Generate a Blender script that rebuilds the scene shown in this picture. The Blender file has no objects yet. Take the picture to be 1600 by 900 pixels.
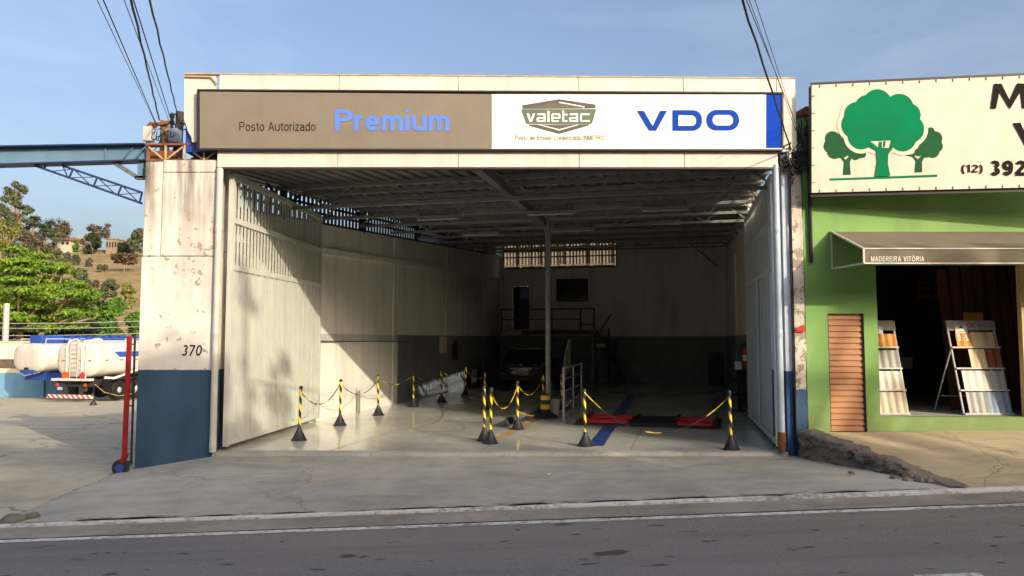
import bpy, math, random
from mathutils import Vector, Matrix, noise as mnoise
C = bpy.context.scene
COL = C.collection
R = math.radians
random.seed(7)

# ------------------------------------------------------------------ camera, world, sun, exposure
F_PX = 1180.0                                   # focal length in photo pixels (1600 wide)
PITCH = math.atan(80 / F_PX)
EYE = Vector((0, 0, 1.75))
cam_d = bpy.data.cameras.new('camera')
cam_d.sensor_width = 36.0
cam_d.lens = 36.0 * F_PX / 1600
cam_d.clip_start = 0.05
cam_d.clip_end = 6000
cam = bpy.data.objects.new('camera', cam_d)
COL.objects.link(cam)
cam.location = EYE
cam.rotation_euler = (R(90) + PITCH, 0, 0)
C.camera = cam

SUN_EL = R(21.0)
SUN_AZ = math.atan2(0.64, -0.768)               # the sun stands behind the camera, to the right
w = bpy.data.worlds.new('World')
C.world = w
w.use_nodes = True
wn = w.node_tree
sky = wn.nodes.new('ShaderNodeTexSky')
sky.sky_type = 'NISHITA'
sky.sun_disc = False
sky.sun_elevation = SUN_EL
sky.sun_rotation = SUN_AZ
sky.air_density = 1.0
sky.dust_density = 6.5
sky.ozone_density = 3.0
bg = wn.nodes['Background']
bg.inputs['Strength'].default_value = 0.15
tint = wn.nodes.new('ShaderNodeMix')                # the phone's warm white balance: one even tint over the whole sky
tint.data_type = 'RGBA'; tint.blend_type = 'MULTIPLY'; tint.inputs[0].default_value = 1.0
tint.inputs[7].default_value = (1.10, 0.985, 0.92, 1)
wn.links.new(sky.outputs[0], tint.inputs[6])
# faint high wisps of cirrus
tc = wn.nodes.new('ShaderNodeTexCoord'); mp = wn.nodes.new('ShaderNodeMapping'); mp.inputs['Scale'].default_value = (1.2, 2.0, 5.0); mp.inputs['Rotation'].default_value = (0.3, 0.2, 0.4)
cn = wn.nodes.new('ShaderNodeTexNoise'); cn.inputs['Scale'].default_value = 1.7; cn.inputs['Detail'].default_value = 7; cn.inputs['Roughness'].default_value = .6; cn.inputs['Distortion'].default_value = .6
cr_ = wn.nodes.new('ShaderNodeMapRange'); cr_.inputs['From Min'].default_value = .45; cr_.inputs['From Max'].default_value = .8; cr_.inputs['To Max'].default_value = .13
wisp = wn.nodes.new('ShaderNodeMix'); wisp.data_type = 'RGBA'; wisp.inputs[7].default_value = (4.6, 4.7, 5.0, 1)
wn.links.new(tc.outputs['Generated'], mp.inputs[0]); wn.links.new(mp.outputs[0], cn.inputs['Vector']); wn.links.new(cn.outputs['Fac'], cr_.inputs[0])
wn.links.new(cr_.outputs[0], wisp.inputs[0]); wn.links.new(tint.outputs[2], wisp.inputs[6]); wn.links.new(wisp.outputs[2], bg.inputs['Color'])

sd = bpy.data.lights.new('sun', 'SUN')
sd.energy = 2.2
sd.angle = R(0.53)
sd.color = (1.0, 0.90, 0.70)
sun = bpy.data.objects.new('sun', sd)
COL.objects.link(sun)
to_sun = Vector((math.sin(SUN_AZ) * math.cos(SUN_EL), math.cos(SUN_AZ) * math.cos(SUN_EL), math.sin(SUN_EL)))
sun.rotation_euler = to_sun.to_track_quat('Z', 'Y').to_euler()
sun.location = (20, -25, 20)

C.view_settings.view_transform = 'Standard'
C.view_settings.look = 'None'
C.view_settings.exposure = 0.92
C.view_settings.gamma = 1.0
C.view_settings.use_curve_mapping = False
C.cycles.max_bounces = 9
C.cycles.diffuse_bounces = 7

# ------------------------------------------------------------------ survey helpers (photo pixel + known distance -> point of the place)
CP, SP = math.cos(PITCH), math.sin(PITCH)
def ray(u, v):
    a = (u - 800) / F_PX; b = (450 - v) / F_PX
    return Vector((a, CP - b * SP, SP + b * CP))
def at(u, v, Y):
    d = ray(u, v); return EYE + d * (Y / d.y)
def gnd(u, v, z=0.0):
    d = ray(u, v); return EYE + d * ((z - EYE.z) / d.z)
# the garage hall stands askew to the street: s runs to the back, w to the right
TH = math.atan(0.234)
D_S = Vector((math.sin(TH), math.cos(TH), 0)); D_W = Vector((math.cos(TH), -math.sin(TH), 0))
L0 = Vector((-5.27, 11.84, 0))
HALL_W, HALL_S = 9.287, 20.8
def G(w_, s, z=0.0):
    return L0 + D_W * w_ + D_S * s + Vector((0, 0, z))
def hit_s(u, v, s):
    d = ray(u, v); t = (L0 + D_S * s - EYE).dot(D_S) / d.dot(D_S); p = EYE + d * t
    q = p - L0; return q.dot(D_W), p.z
def hit_w(u, v, w_):
    d = ray(u, v); t = (L0 + D_W * w_ - EYE).dot(D_W) / d.dot(D_W); p = EYE + d * t
    q = p - L0; return q.dot(D_S), p.z
def s_front(w_): return w_ * math.sin(TH) / math.cos(TH)      # the opening line along the street
def roof_z(s): return 4.60 + 0.058 * s
def wall_top(s): return 3.97 + 0.0636 * s

# ------------------------------------------------------------------ mesh builder
WLOC = {}
class MB:
    def __init__(self): self.v = []; self.f = []; self.m = []
    def add(self, vs, fs, m=0):
        o = len(self.v); self.v += [Vector(p) for p in vs]
        self.f += [tuple(i + o for i in f) for f in fs]; self.m += [m] * len(fs); return self
    def hexa(self, p, m=0):
        return self.add(p, [(0,3,2,1),(4,5,6,7),(0,1,5,4),(1,2,6,5),(2,3,7,6),(3,0,4,7)], m)
    def box(self, x0, x1, y0, y1, z0, z1, m=0):
        return self.hexa([(x0,y0,z0),(x1,y0,z0),(x1,y1,z0),(x0,y1,z0),(x0,y0,z1),(x1,y0,z1),(x1,y1,z1),(x0,y1,z1)], m)
    def gbox(self, w0, w1, s0, s1, z0, z1, m=0, z0b=None, z1b=None):      # box in hall coordinates; b = heights at s1
        z0b = z0 if z0b is None else z0b; z1b = z1 if z1b is None else z1b
        return self.hexa([G(w0,s0,z0),G(w1,s0,z0),G(w1,s1,z0b),G(w0,s1,z0b),G(w0,s0,z1),G(w1,s0,z1),G(w1,s1,z1b),G(w0,s1,z1b)], m)
    def bar(self, p, q, a, b=None, m=0, up=(0,0,1)):
        p = Vector(p); q = Vector(q); b = a if b is None else b
        d = (q - p).normalized(); up = Vector(up)
        if abs(d.dot(up)) > .97: up = Vector((0,1,0)) if abs(d.y) < .9 else Vector((1,0,0))
        x = d.cross(up).normalized() * a / 2; y = x.cross(d).normalized() * b / 2
        return self.hexa([p-x-y, p+x-y, p+x+y, p-x+y, q-x-y, q+x-y, q+x+y, q-x+y], m)
    def tube(self, pts, r, n=8, m=0, caps=True):
        pts = [Vector(p) for p in pts]; k = len(pts)
        rr = r if isinstance(r, (list, tuple)) else [r] * k
        d0 = (pts[1] - pts[0]).normalized()
        a = Vector((0,0,1)) if abs(d0.z) < .9 else Vector((1,0,0))
        vs = []
        for i in range(k):
            d = (pts[min(i+1,k-1)] - pts[max(i-1,0)]).normalized()
            x = d.cross(a)
            if x.length < 1e-4: x = d.cross(Vector((0,1,0)))
            x.normalize(); y = x.cross(d).normalized(); a = y
            for j in range(n):
                t = 2*math.pi*j/n; vs.append(pts[i] + x*(rr[i]*math.cos(t)) + y*(rr[i]*math.sin(t)))
        fs = []; ms = []
        for i in range(k-1):
            for j in range(n):
                fs.append((i*n+j, i*n+(j+1)%n, (i+1)*n+(j+1)%n, (i+1)*n+j))
        if caps: fs.append(tuple(range(n-1,-1,-1))); fs.append(tuple((k-1)*n+j for j in range(n)))
        return self.add(vs, fs, m)
    def lathe(self, prof, n=16, m=0, c=(0,0,0), axis='z'):
        c = Vector(c); vs = []
        for r, z in prof:
            for j in range(n):
                t = 2*math.pi*j/n; x, y = r*math.cos(t), r*math.sin(t)
                vs.append(c + (Vector((x,y,z)) if axis == 'z' else Vector((z,x,y)) if axis == 'x' else Vector((y,z,x))))
        k = len(prof)
        fs = [(i*n+j, i*n+(j+1)%n, (i+1)*n+(j+1)%n, (i+1)*n+j) for i in range(k-1) for j in range(n)]
        fs.append(tuple(range(n-1,-1,-1))); fs.append(tuple((k-1)*n+j for j in range(n)))
        return self.add(vs, fs, m)
    def prism(self, poly, fn, d0, d1, m=0):      # 2-D outline pushed from depth d0 to d1 through fn(a, b, depth)
        n = len(poly)
        vs = [fn(a,b,d0) for a,b in poly] + [fn(a,b,d1) for a,b in poly]
        fs = [tuple(range(n)), tuple(range(2*n-1,n-1,-1))] + [(i,(i+1)%n+0,(i+1)%n+n,i+n)[::-1] for i in range(n)]
        return self.add(vs, fs, m)
    def ring(self, outer, inner, fn, d0, d1, m=0):
        n = len(outer)
        vs = [fn(a,b,d0) for a,b in outer]+[fn(a,b,d0) for a,b in inner]+[fn(a,b,d1) for a,b in outer]+[fn(a,b,d1) for a,b in inner]
        fs = []
        for i in range(n):
            j = (i+1) % n
            fs += [(i,j,n+j,n+i),(2*n+i,3*n+i,3*n+j,2*n+j),(i,2*n+i,2*n+j,j),(n+i,n+j,3*n+j,3*n+i)]
        return self.add(vs, fs, m)
    def grid(self, fn, nu, nv, m=0):
        vs = [fn(i/nu, j/nv) for j in range(nv+1) for i in range(nu+1)]
        fs = [(j*(nu+1)+i, j*(nu+1)+i+1, (j+1)*(nu+1)+i+1, (j+1)*(nu+1)+i) for j in range(nv) for i in range(nu)]
        return self.add(vs, fs, m)
    def build(self, name, mats, parent=None, smooth=False, local=False, bev=0, fix=True):
        me = bpy.data.meshes.new(name)
        o = bpy.data.objects.new(name, me); COL.objects.link(o)
        if parent is not None:
            off = Vector((0,0,0)) if local else WLOC[parent.name]
            o.parent = parent; WLOC[o.name] = WLOC[parent.name]
        elif local: off = Vector((0,0,0)); WLOC[o.name] = off
        else:
            xs=[p.x for p in self.v]; ys=[p.y for p in self.v]; zs=[p.z for p in self.v]
            off = Vector(((min(xs)+max(xs))/2,(min(ys)+max(ys))/2,min(zs))); o.location = off; WLOC[o.name] = off
        me.from_pydata([tuple(p-off) for p in self.v], [], self.f)
        mats = mats if isinstance(mats, (list,tuple)) else [mats]
        for mm in mats: me.materials.append(mm)
        if len(mats) > 1: me.polygons.foreach_set('material_index', self.m)
        me.validate()
        if fix:
            import bmesh
            bm = bmesh.new(); bm.from_mesh(me); bmesh.ops.recalc_face_normals(bm, faces=bm.faces); bm.to_mesh(me); bm.free()
        if smooth:
            me.polygons.foreach_set('use_smooth', [True]*len(me.polygons))
            if smooth != 'all':
                try: me.set_sharp_from_angle(angle=R(38))
                except Exception: pass
        me.update()
        if bev:
            b = o.modifiers.new('bevel', 'BEVEL'); b.width = bev; b.segments = 2; b.limit_method = 'ANGLE'; b.angle_limit = R(40)
        return o
def tag(o, label, cat=None, group=None, kind=None):
    if label: o['label'] = label
    if cat: o['category'] = cat
    if group: o['group'] = group
    if kind: o['kind'] = kind
    return o
def thing(name, label, cat, loc=(0,0,0), rotz=0, group=None):
    o = bpy.data.objects.new(name, None); COL.objects.link(o)
    o.location = loc; o.rotation_euler = (0,0,rotz); o.empty_display_size = .2
    WLOC[o.name] = Vector(loc); return tag(o, label, cat, group)
def struct(o): o['kind'] = 'structure'; return o
def piece(name, mesh, parent, loc, rot=None):           # one more object on shared mesh data
    o = bpy.data.objects.new(name, mesh); COL.objects.link(o); o.parent = parent; o.location = loc
    if rot is not None: o.rotation_euler = rot
    WLOC[o.name] = WLOC[parent.name]; return o
def copy_tree(o, parent=None):
    c = o.copy(); COL.objects.link(c); c.parent = parent
    if parent is None: WLOC[c.name] = Vector(c.location)
    for ch in [x for x in COL.objects if x.parent == o]: copy_tree(ch, c)
    return c

# ------------------------------------------------------------------ materials
def lin(c):
    c = c / 255.0; return c/12.92 if c <= .04045 else ((c+.055)/1.055)**2.4
def rgb(r, g, b): return (lin(r), lin(g), lin(b), 1)
class NT:
    def __init__(self, name):
        self.mat = bpy.data.materials.new(name); self.mat.use_nodes = True
        self.t = self.mat.node_tree; self.b = self.t.nodes['Principled BSDF']
    def n(self, ty, **kw):
        nd = self.t.nodes.new(ty)
        for k, v in kw.items(): setattr(nd, k, v)
        return nd
    def put(self, sock, v):
        if isinstance(v, bpy.types.NodeSocket): self.t.links.new(v, sock)
        elif v is not None: sock.default_value = v
    def pos(self): return self.n('ShaderNodeNewGeometry').outputs['Position']
    def objc(self): return self.n('ShaderNodeTexCoord').outputs['Object']
    def mapping(self, vec, scale=(1,1,1), rot=(0,0,0), loc=(0,0,0)):
        nd = self.n('ShaderNodeMapping'); self.put(nd.inputs['Vector'], vec)
        nd.inputs['Scale'].default_value = scale; nd.inputs['Rotation'].default_value = rot; nd.inputs['Location'].default_value = loc
        return nd.outputs[0]
    def noise(self, vec, scale, detail=4, rough=.55, dist=0):
        nd = self.n('ShaderNodeTexNoise'); self.put(nd.inputs['Vector'], vec)
        nd.inputs['Scale'].default_value = scale; nd.inputs['Detail'].default_value = detail
        nd.inputs['Roughness'].default_value = rough; nd.inputs['Distortion'].default_value = dist
        return nd.outputs['Fac']
    def voro(self, vec, scale, feature='F1', rand=1):
        nd = self.n('ShaderNodeTexVoronoi', feature=feature); self.put(nd.inputs['Vector'], vec)
        nd.inputs['Scale'].default_value = scale; nd.inputs['Randomness'].default_value = rand
        return nd.outputs['Distance']
    def ramp(self, fac, stops):
        nd = self.n('ShaderNodeValToRGB'); self.put(nd.inputs[0], fac)
        e = nd.color_ramp.elements
        while len(e) < len(stops): e.new(.5)
        for i, (p, c) in enumerate(stops):
            e[i].position = p; e[i].color = c if isinstance(c, tuple) else (c,c,c,1)
        return nd.outputs[0]
    def mix(self, fac, a, b, mode='MIX'):
        nd = self.n('ShaderNodeMix', data_type='RGBA', blend_type=mode)
        self.put(nd.inputs[0], fac); self.put(nd.inputs[6], a); self.put(nd.inputs[7], b); return nd.outputs[2]
    def math(self, op, a, b=0.0, c=None):
        nd = self.n('ShaderNodeMath', operation=op); self.put(nd.inputs[0], a); self.put(nd.inputs[1], b)
        if c is not None: self.put(nd.inputs[2], c)
        return nd.outputs[0]
    def sep(self, vec):
        nd = self.n('ShaderNodeSeparateXYZ'); self.put(nd.inputs[0], vec); return nd.outputs
    def bump(self, h, strength=.3, dist=.01):
        nd = self.n('ShaderNodeBump'); self.put(nd.inputs['Height'], h)
        nd.inputs['Strength'].default_value = strength; nd.inputs['Distance'].default_value = dist
        self.put(self.b.inputs['Normal'], nd.outputs[0])
    def out(self, col=None, rough=None, metal=None, spec=None):
        if col is not None: self.put(self.b.inputs['Base Color'], col)
        if rough is not None: self.put(self.b.inputs['Roughness'], rough)
        if metal is not None: self.put(self.b.inputs['Metallic'], metal)
        if spec is not None: self.put(self.b.inputs['Specular IOR Level'], spec)
        return self.mat
def sc(c, k): return (min(c[0]*k,1), min(c[1]*k,1), min(c[2]*k,1), 1)
def plain(name, col, rough=.55, var=.12, scale=4, metal=0, spec=.4, bump=.0, bscale=60, stretch=(1,1,1), local=False):
    t = NT(name); p = t.mapping(t.objc() if local else t.pos(), stretch)
    f = t.noise(p, scale, 5)
    c = t.ramp(f, [(.3, sc(col, 1-var)), (.7, sc(col, 1+var))])
    if bump: t.bump(t.noise(p, bscale, 3), bump, .005)
    r = t.ramp(f, [(.3, max(rough-.08,.03)), (.7, min(rough+.08,1))])
    return t.out(c, r, metal, spec)
def streaky(name, col, dirt, amount=.5, rough=.7, scale=1.2, bump=.15, spec=.3):
    """wall paint with rain streaks, smudges and fine grain"""
    t = NT(name); p = t.pos()
    st = t.noise(t.mapping(p, (2.6, 2.6, .22)), 1.6, 6, .6)
    bl = t.noise(p, scale, 6, .62)
    f = t.math('MULTIPLY', t.ramp(st, [(.45, 0.0), (.72, 1.0)]), t.ramp(bl, [(.35, 0.15), (.7, 1.0)]))
    f = t.math('MULTIPLY', f, amount)
    base = t.ramp(t.noise(p, 3.1, 5), [(.3, sc(col,.93)), (.7, sc(col,1.05))])
    c = t.mix(f, base, dirt)
    t.bump(t.noise(p, 35, 5), bump, .006)
    return t.out(c, rough, 0, spec)
M = {}
# ---- material library
def asphalt():
    t = NT('asphalt'); p = t.pos()
    fine = t.noise(p, 60, 4, .8); big = t.noise(t.mapping(p, (.35,1,1)), .9, 5)
    c = t.mix(t.ramp(fine, [(.35,0.0),(.75,1.0)]), rgb(95,94,91), rgb(153,150,145))
    c = t.mix(t.ramp(big, [(.35,0.0),(.7,.55)]), c, rgb(136,131,124))
    worn = t.noise(t.mapping(p, (.12,1.6,1)), 1.3, 4)
    c = t.mix(t.ramp(worn, [(.5,0.0),(.75,.5)]), c, rgb(88,85,81))
    v = t.noise(t.mapping(p, (1.1,2.6,1)), 1.55, 2, .4)                          # oil drips
    c = t.mix(t.ramp(v, [(.685,0.0),(.72,.75)]), c, rgb(34,33,34))
    v3 = t.noise(t.mapping(p, (3.2,6.5,1), loc=(3,7,0)), 1.3, 2, .4)
    c = t.mix(t.ramp(v3, [(.70,0.0),(.73,.8)]), c, rgb(30,29,30))
    v2 = t.voro(t.mapping(p, (1,1,1)), 130, 'F1')
    c = t.mix(t.ramp(v2, [(.0,.5),(.25,0.0)]), c, rgb(120,116,110))
    t.bump(fine, .5, .008)
    return t.out(c, .82, 0, .35)
M['asphalt'] = asphalt()
def concrete(name, lo, hi, crack_scale=.25, warm=None, stain=.5, crackw=.004, crackk=.85, crumble=False):
    t = NT(name); p = t.pos()
    big = t.noise(p, .8, 6, .6); mid = t.noise(p, 4.5, 5, .65); fine = t.noise(p, 70, 3, .7)
    c = t.mix(t.ramp(big, [(.3,0.0),(.7,1.0)]), lo, hi)
    c = t.mix(t.ramp(mid, [(.35,.35),(.65,0.0)]), c, sc(lo,.62))
    sweep = t.noise(t.mapping(p, (.5,2.2,1), rot=(0,0,.15)), 1.2, 6, .6, .6)
    c = t.mix(t.ramp(sweep, [(.52,0.0),(.72,stain)]), c, sc(lo,.55))
    c = t.mix(t.ramp(fine, [(.3,.3),(.6,0.0)]), c, sc(lo,.5))
    if warm: c = t.mix(t.ramp(t.noise(p, 1.7, 4), [(.5,0.0),(.75,.6)]), c, warm)
    wob = t.n('ShaderNodeVectorMath', operation='ADD')
    nn = t.n('ShaderNodeTexNoise'); t.put(nn.inputs['Vector'], p); nn.inputs['Scale'].default_value = 1.6; nn.inputs['Detail'].default_value = 6
    sc2 = t.n('ShaderNodeVectorMath', operation='SCALE'); t.put(sc2.inputs[0], nn.outputs['Color']); sc2.inputs['Scale'].default_value = 1.1
    t.put(wob.inputs[0], p); t.put(wob.inputs[1], sc2.outputs[0])
    cr = t.voro(wob.outputs[0], crack_scale, 'DISTANCE_TO_EDGE')
    c = t.mix(t.ramp(cr, [(.0,crackk),(crackw,0.0)]), c, sc(lo,.22))
    if crumble:                                                  # soil and crumbs lying along the kerb joint
        y = t.sep(p)[1]; e = t.math('ADD', y, t.math('MULTIPLY', t.math('SUBTRACT', t.noise(t.mapping(p,(1.6,3,1)),2.2,7,.75), .5), .75))
        c = t.mix(t.ramp(t.math('SUBTRACT', e, 8.86), [(.0,.8),(.10,0.0)]), c, rgb(84,76,64))
        c = t.mix(t.ramp(t.noise(t.mapping(p,(.35,.5,1),loc=(4,2,0)),1.0,4),[(.5,0.0),(.66,.38)]), c, sc(hi,1.22))
    spots = t.noise(p, 9, 2, .4)
    c = t.mix(t.ramp(spots, [(.72,0.0),(.76,.6)]), c, sc(lo,.35))
    t.bump(t.math('ADD', t.math('MULTIPLY', mid, .6), t.math('MULTIPLY', fine, .4)), .35, .012)
    return t.out(c, .85, 0, .25)
M['apron'] = concrete('apron_concrete', rgb(156,155,146), rgb(186,184,173), .13, rgb(182,170,142), .5, .003, .35, True)
M['yard'] = concrete('yard_concrete', rgb(170,163,143), rgb(202,193,168), .16, rgb(196,184,150), .45, .006)
M['pavement'] = concrete('pavement_concrete', rgb(180,163,132), rgb(210,193,158), .3, rgb(150,152,120), .45, .004)
M['gutter'] = concrete('gutter_concrete', rgb(136,130,118), rgb(172,166,152), .6, None, .6)
M['sill'] = concrete('sill_concrete', rgb(160,160,150), rgb(196,196,186), 1.2, rgb(176,166,140), .6)
M['stone'] = concrete('rubble_stone', rgb(104,98,88), rgb(150,142,128), 1.8, rgb(110,104,88), .6)
M['soil'] = plain('soil', rgb(120,105,80), .95, .3, 1.2, bump=.3)
def worn_paint(name, paint, under, lo=.42, hi=.56, scale=9):
    t = NT(name); p = t.pos()
    f = t.noise(p, scale, 8, .72); b = t.noise(p, 1.3, 3)
    f = t.math('ADD', f, t.math('MULTIPLY', t.math('SUBTRACT', b, .5), .5))
    c = t.mix(t.ramp(f, [(lo,0.0),(hi,1.0)]), under, paint)
    t.bump(f, .3, .006); return t.out(c, .8, 0, .25)
M['curb_paint'] = worn_paint('worn_white_curb', rgb(206,204,198), rgb(150,145,136), .38, .52, 12)
M['road_paint'] = worn_paint('road_white_line', rgb(212,210,204), rgb(120,118,112), .36, .56, 12)
def floor_epoxy():
    t = NT('floor_epoxy'); p = t.pos()
    big = t.noise(p, .55, 5); sm = t.noise(p, 7, 4)
    c = t.mix(t.ramp(big, [(.3,0.0),(.7,1.0)]), rgb(186,188,180), rgb(212,211,202))
    c = t.mix(t.ramp(sm, [(.3,.25),(.6,0.0)]), c, rgb(140,140,132))
    sc_ = t.noise(t.mapping(p,(1,6,1),rot=(0,0,-.3)), 3, 5, .7)
    c = t.mix(t.ramp(sc_, [(.62,0.0),(.75,.35)]), c, rgb(120,118,110))
    t.bump(t.noise(p, 2.2, 3), .06, .01)
    return t.out(c, t.ramp(big, [(.3,.10),(.7,.2)]), 0, .5)
M['epoxy'] = floor_epoxy()
M['blue_line'] = plain('blue_floor_paint', rgb(44,72,128), .3, .25, 6)
M['orange_line'] = plain('orange_floor_paint', rgb(206,150,60), .35, .3, 8)
def pillar_paint(name, split, white, blue, conc, peel=.63, angle=0.0, stain=.8, top=4.6):
    t = NT(name); p = t.pos(); z = t.sep(p)[2]
    st = t.noise(t.mapping(p,(3.2,3.2,.25)), 1.7, 7, .62)
    up = t.ramp(t.math('DIVIDE', z, top), [(.45,0.12),(.72,.35),(.97,1.0)])
    f = t.math('MULTIPLY', t.ramp(st,[(.38,0.0),(.62,1.0)]), up)
    grime = t.ramp(t.noise(p,1.1,6,.65),[(.42,0.0),(.75,.5)])
    cw = t.mix(t.math('MULTIPLY', t.math('ADD', f, t.math('MULTIPLY',grime,.5)), stain), t.ramp(t.noise(p,4,4),[(.3,sc(white,.92)),(.7,sc(white,1.04))]), rgb(74,66,56))
    pe = t.noise(p, 7.5, 5, .6, .4)
    pv = t.math('ADD', pe, t.math('MULTIPLY', t.math('SUBTRACT', t.noise(p,1.4,2), .5), .35))
    cw = t.mix(t.ramp(pv,[(peel,0.0),(peel+.012,1.0)]), cw, conc)
    cb = t.ramp(t.noise(t.mapping(p,(1,1,.5)),3,6),[(.3,sc(blue,.8)),(.7,sc(blue,1.2))])
    scr = t.noise(t.mapping(p,(5,5,1.2)),2.6,6,.75,1.2)
    cb = t.mix(t.ramp(scr,[(.73,0.0),(.745,.7)]), cb, rgb(170,172,172))
    edge = t.math('ADD', z, t.math('MULTIPLY', t.noise(p,6,3), .012))
    c = t.mix(t.math('GREATER_THAN', edge, split), cb, cw)
    t.bump(t.math('ADD', t.noise(p,28,5), t.math('MULTIPLY',t.ramp(pv,[(peel,1.0),(peel+.012,.0)]),1.5)), .25, .006)
    return t.out(c, .75, 0, .25)
M['pillar'] = pillar_paint('pillar_paint', 1.28, rgb(224,218,207), rgb(56,80,102), rgb(160,148,124))
M['peeling'] = pillar_paint('peeling_paint', 0.98, rgb(214,204,190), rgb(60,84,112), rgb(150,140,120), .53, stain=.9)
M['jamb'] = pillar_paint('jamb_paint', 1.26, rgb(196,206,220), rgb(48,78,116), rgb(150,140,120), .8, stain=.4)
def hall_wall():
    """hall wall: cream above, grey dado below; along the left wall the near part keeps only a grey band"""
    t = NT('hall_wall'); p = t.pos(); x,y,z = t.sep(p)[0:3]
    s = t.math('ADD', t.math('MULTIPLY', t.math('SUBTRACT', x, L0.x), D_S.x), t.math('MULTIPLY', t.math('SUBTRACT', y, L0.y), D_S.y))
    wv = t.math('ADD', t.math('MULTIPLY', t.math('SUBTRACT', x, L0.x), D_W.x), t.math('MULTIPLY', t.math('SUBTRACT', y, L0.y), D_W.y))
    near = t.math('MULTIPLY', t.math('LESS_THAN', s, 9.3), t.math('LESS_THAN', wv, 1.0))
    cream = t.ramp(t.noise(t.mapping(p,(1,1,.5)),1.4,6),[(.3,rgb(216,213,203)),(.7,rgb(230,227,217))])
    st = t.noise(t.mapping(p,(2.5,2.5,.25)),1.5,6)
    cream = t.mix(t.ramp(st,[(.5,0.0),(.75,.35)]), cream, rgb(140,132,116))
    grey = t.ramp(t.noise(p,2,5),[(.3,rgb(104,112,118)),(.7,rgb(124,131,136))])
    below = t.math('LESS_THAN', z, 1.87)
    band = t.math('GREATER_THAN', z, 1.68)
    m = t.math('MULTIPLY', below, t.math('MAXIMUM', t.math('SUBTRACT', 1.0, near), band))
    t.bump(t.noise(p,30,4),.15,.005)
    soft = t.math('SUBTRACT', 1.0, t.math('MULTIPLY', near, .55))            # the near band is mixed part way to cream
    return t.out(t.mix(t.math('MULTIPLY', m, soft), cream, grey), .6, 0, .35)
M['hall_wall'] = hall_wall()
M['fascia'] = streaky('fascia_sheet', rgb(206,198,186), rgb(136,126,110), .5, .55)
M['sign_brown'] = streaky('sign_brown', rgb(122,113,99), rgb(100,92,80), .35, .42, spec=.45)
M['sign_white'] = streaky('sign_white', rgb(230,225,211), rgb(204,194,176), .25, .4, bump=.02, spec=.45)
M['sign_blue'] = plain('sign_blue', rgb(14,62,170), .75, .08, spec=.1)
M['letter_blue'] = plain('letter_blue', rgb(84,124,222), .45, .05)
M['vdo_blue'] = plain('letter_royal_blue', rgb(16,64,156), .75, .05, spec=.1)
M['ink'] = plain('dark_lettering', rgb(36,32,30), .85, .1, spec=.08)
M['ink_soft'] = plain('grey_lettering', rgb(112,106,100), .85, .1, spec=.08)
M['frame_dark'] = plain('dark_frame', rgb(46,42,40), .5, .2)
M['steel_grey'] = plain('grey_steel', rgb(116,118,116), .45, .2, 5, metal=.3, spec=.5)
M['truss'] = plain('grey_painted_steel', rgb(126,128,125), .5, .2, 5)
M['roof'] = plain('roof_sheet', rgb(104,104,98), .5, .15, 1.5, metal=.2)
M['dark_steel'] = plain('dark_steel', rgb(40,40,42), .5, .25, 6)
M['black'] = plain('black_rubber', rgb(24,24,26), .6, .25, 8)
M['black_gloss'] = plain('black_car_paint', rgb(14,15,18), .12, .1, 4, spec=.6)
M['glass_dark'] = plain('dark_glass', rgb(16,20,24), .06, .1, 3, spec=.7)
M['gate'] = streaky('gate_paint', rgb(192,194,184), rgb(140,134,116), .4, .5, bump=.08, spec=.4)
M['gate_blue'] = streaky('gate_blue_grey', rgb(178,186,190), rgb(110,112,110), .35, .5, bump=.08, spec=.4)
M['pvc'] = plain('white_pipe', rgb(190,186,172), .4, .12, 3)
M['pvc_blue'] = plain('pale_blue_pipe', rgb(164,178,190), .4, .12, 3)
def beam_paint():
    t = NT('blue_beam_paint'); p = t.pos()
    c = t.ramp(t.noise(t.mapping(p,(1,1,.3)),1.5,5),[(.3,rgb(84,116,142)),(.7,rgb(108,138,158))])
    ru = t.noise(p, 2.2, 7, .7)
    c = t.mix(t.ramp(ru,[(.60,0.0),(.68,.85)]), c, rgb(146,112,78))
    t.bump(ru,.2,.005); return t.out(c, .5, 0, .4)
M['beam'] = beam_paint()
M['beam_dark'] = plain('dark_blue_steel', rgb(40,52,92), .5, .25, 5)
M['rust'] = plain('rusty_steel', rgb(120,74,48), .8, .4, 7, bump=.2)
M['clip'] = plain('dull_clip', rgb(150,134,108), .7, .2)
M['rust_pale'] = plain('pale_rusty_bar', rgb(176,150,112), .7, .3, 6)
M['old_blue'] = plain('torn_blue_sheet', rgb(28,66,150), .5, .3, 5)
M['red'] = plain('red_paint', rgb(140,28,24), .45, .2, 6)
M['red_dull'] = plain('dull_red_paint', rgb(190,40,40), .5, .25, 9)
M['wood_pole'] = plain('weathered_pole', rgb(134,110,84), .85, .3, 5, bump=.3, stretch=(4,4,.6))
M['wood_dark'] = plain('tarred_pole', rgb(58,48,40), .85, .3, 5, bump=.3, stretch=(4,4,.6))
M['porcelain'] = plain('porcelain', rgb(190,186,176), .3, .1)
M['green_paint'] = None
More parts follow.
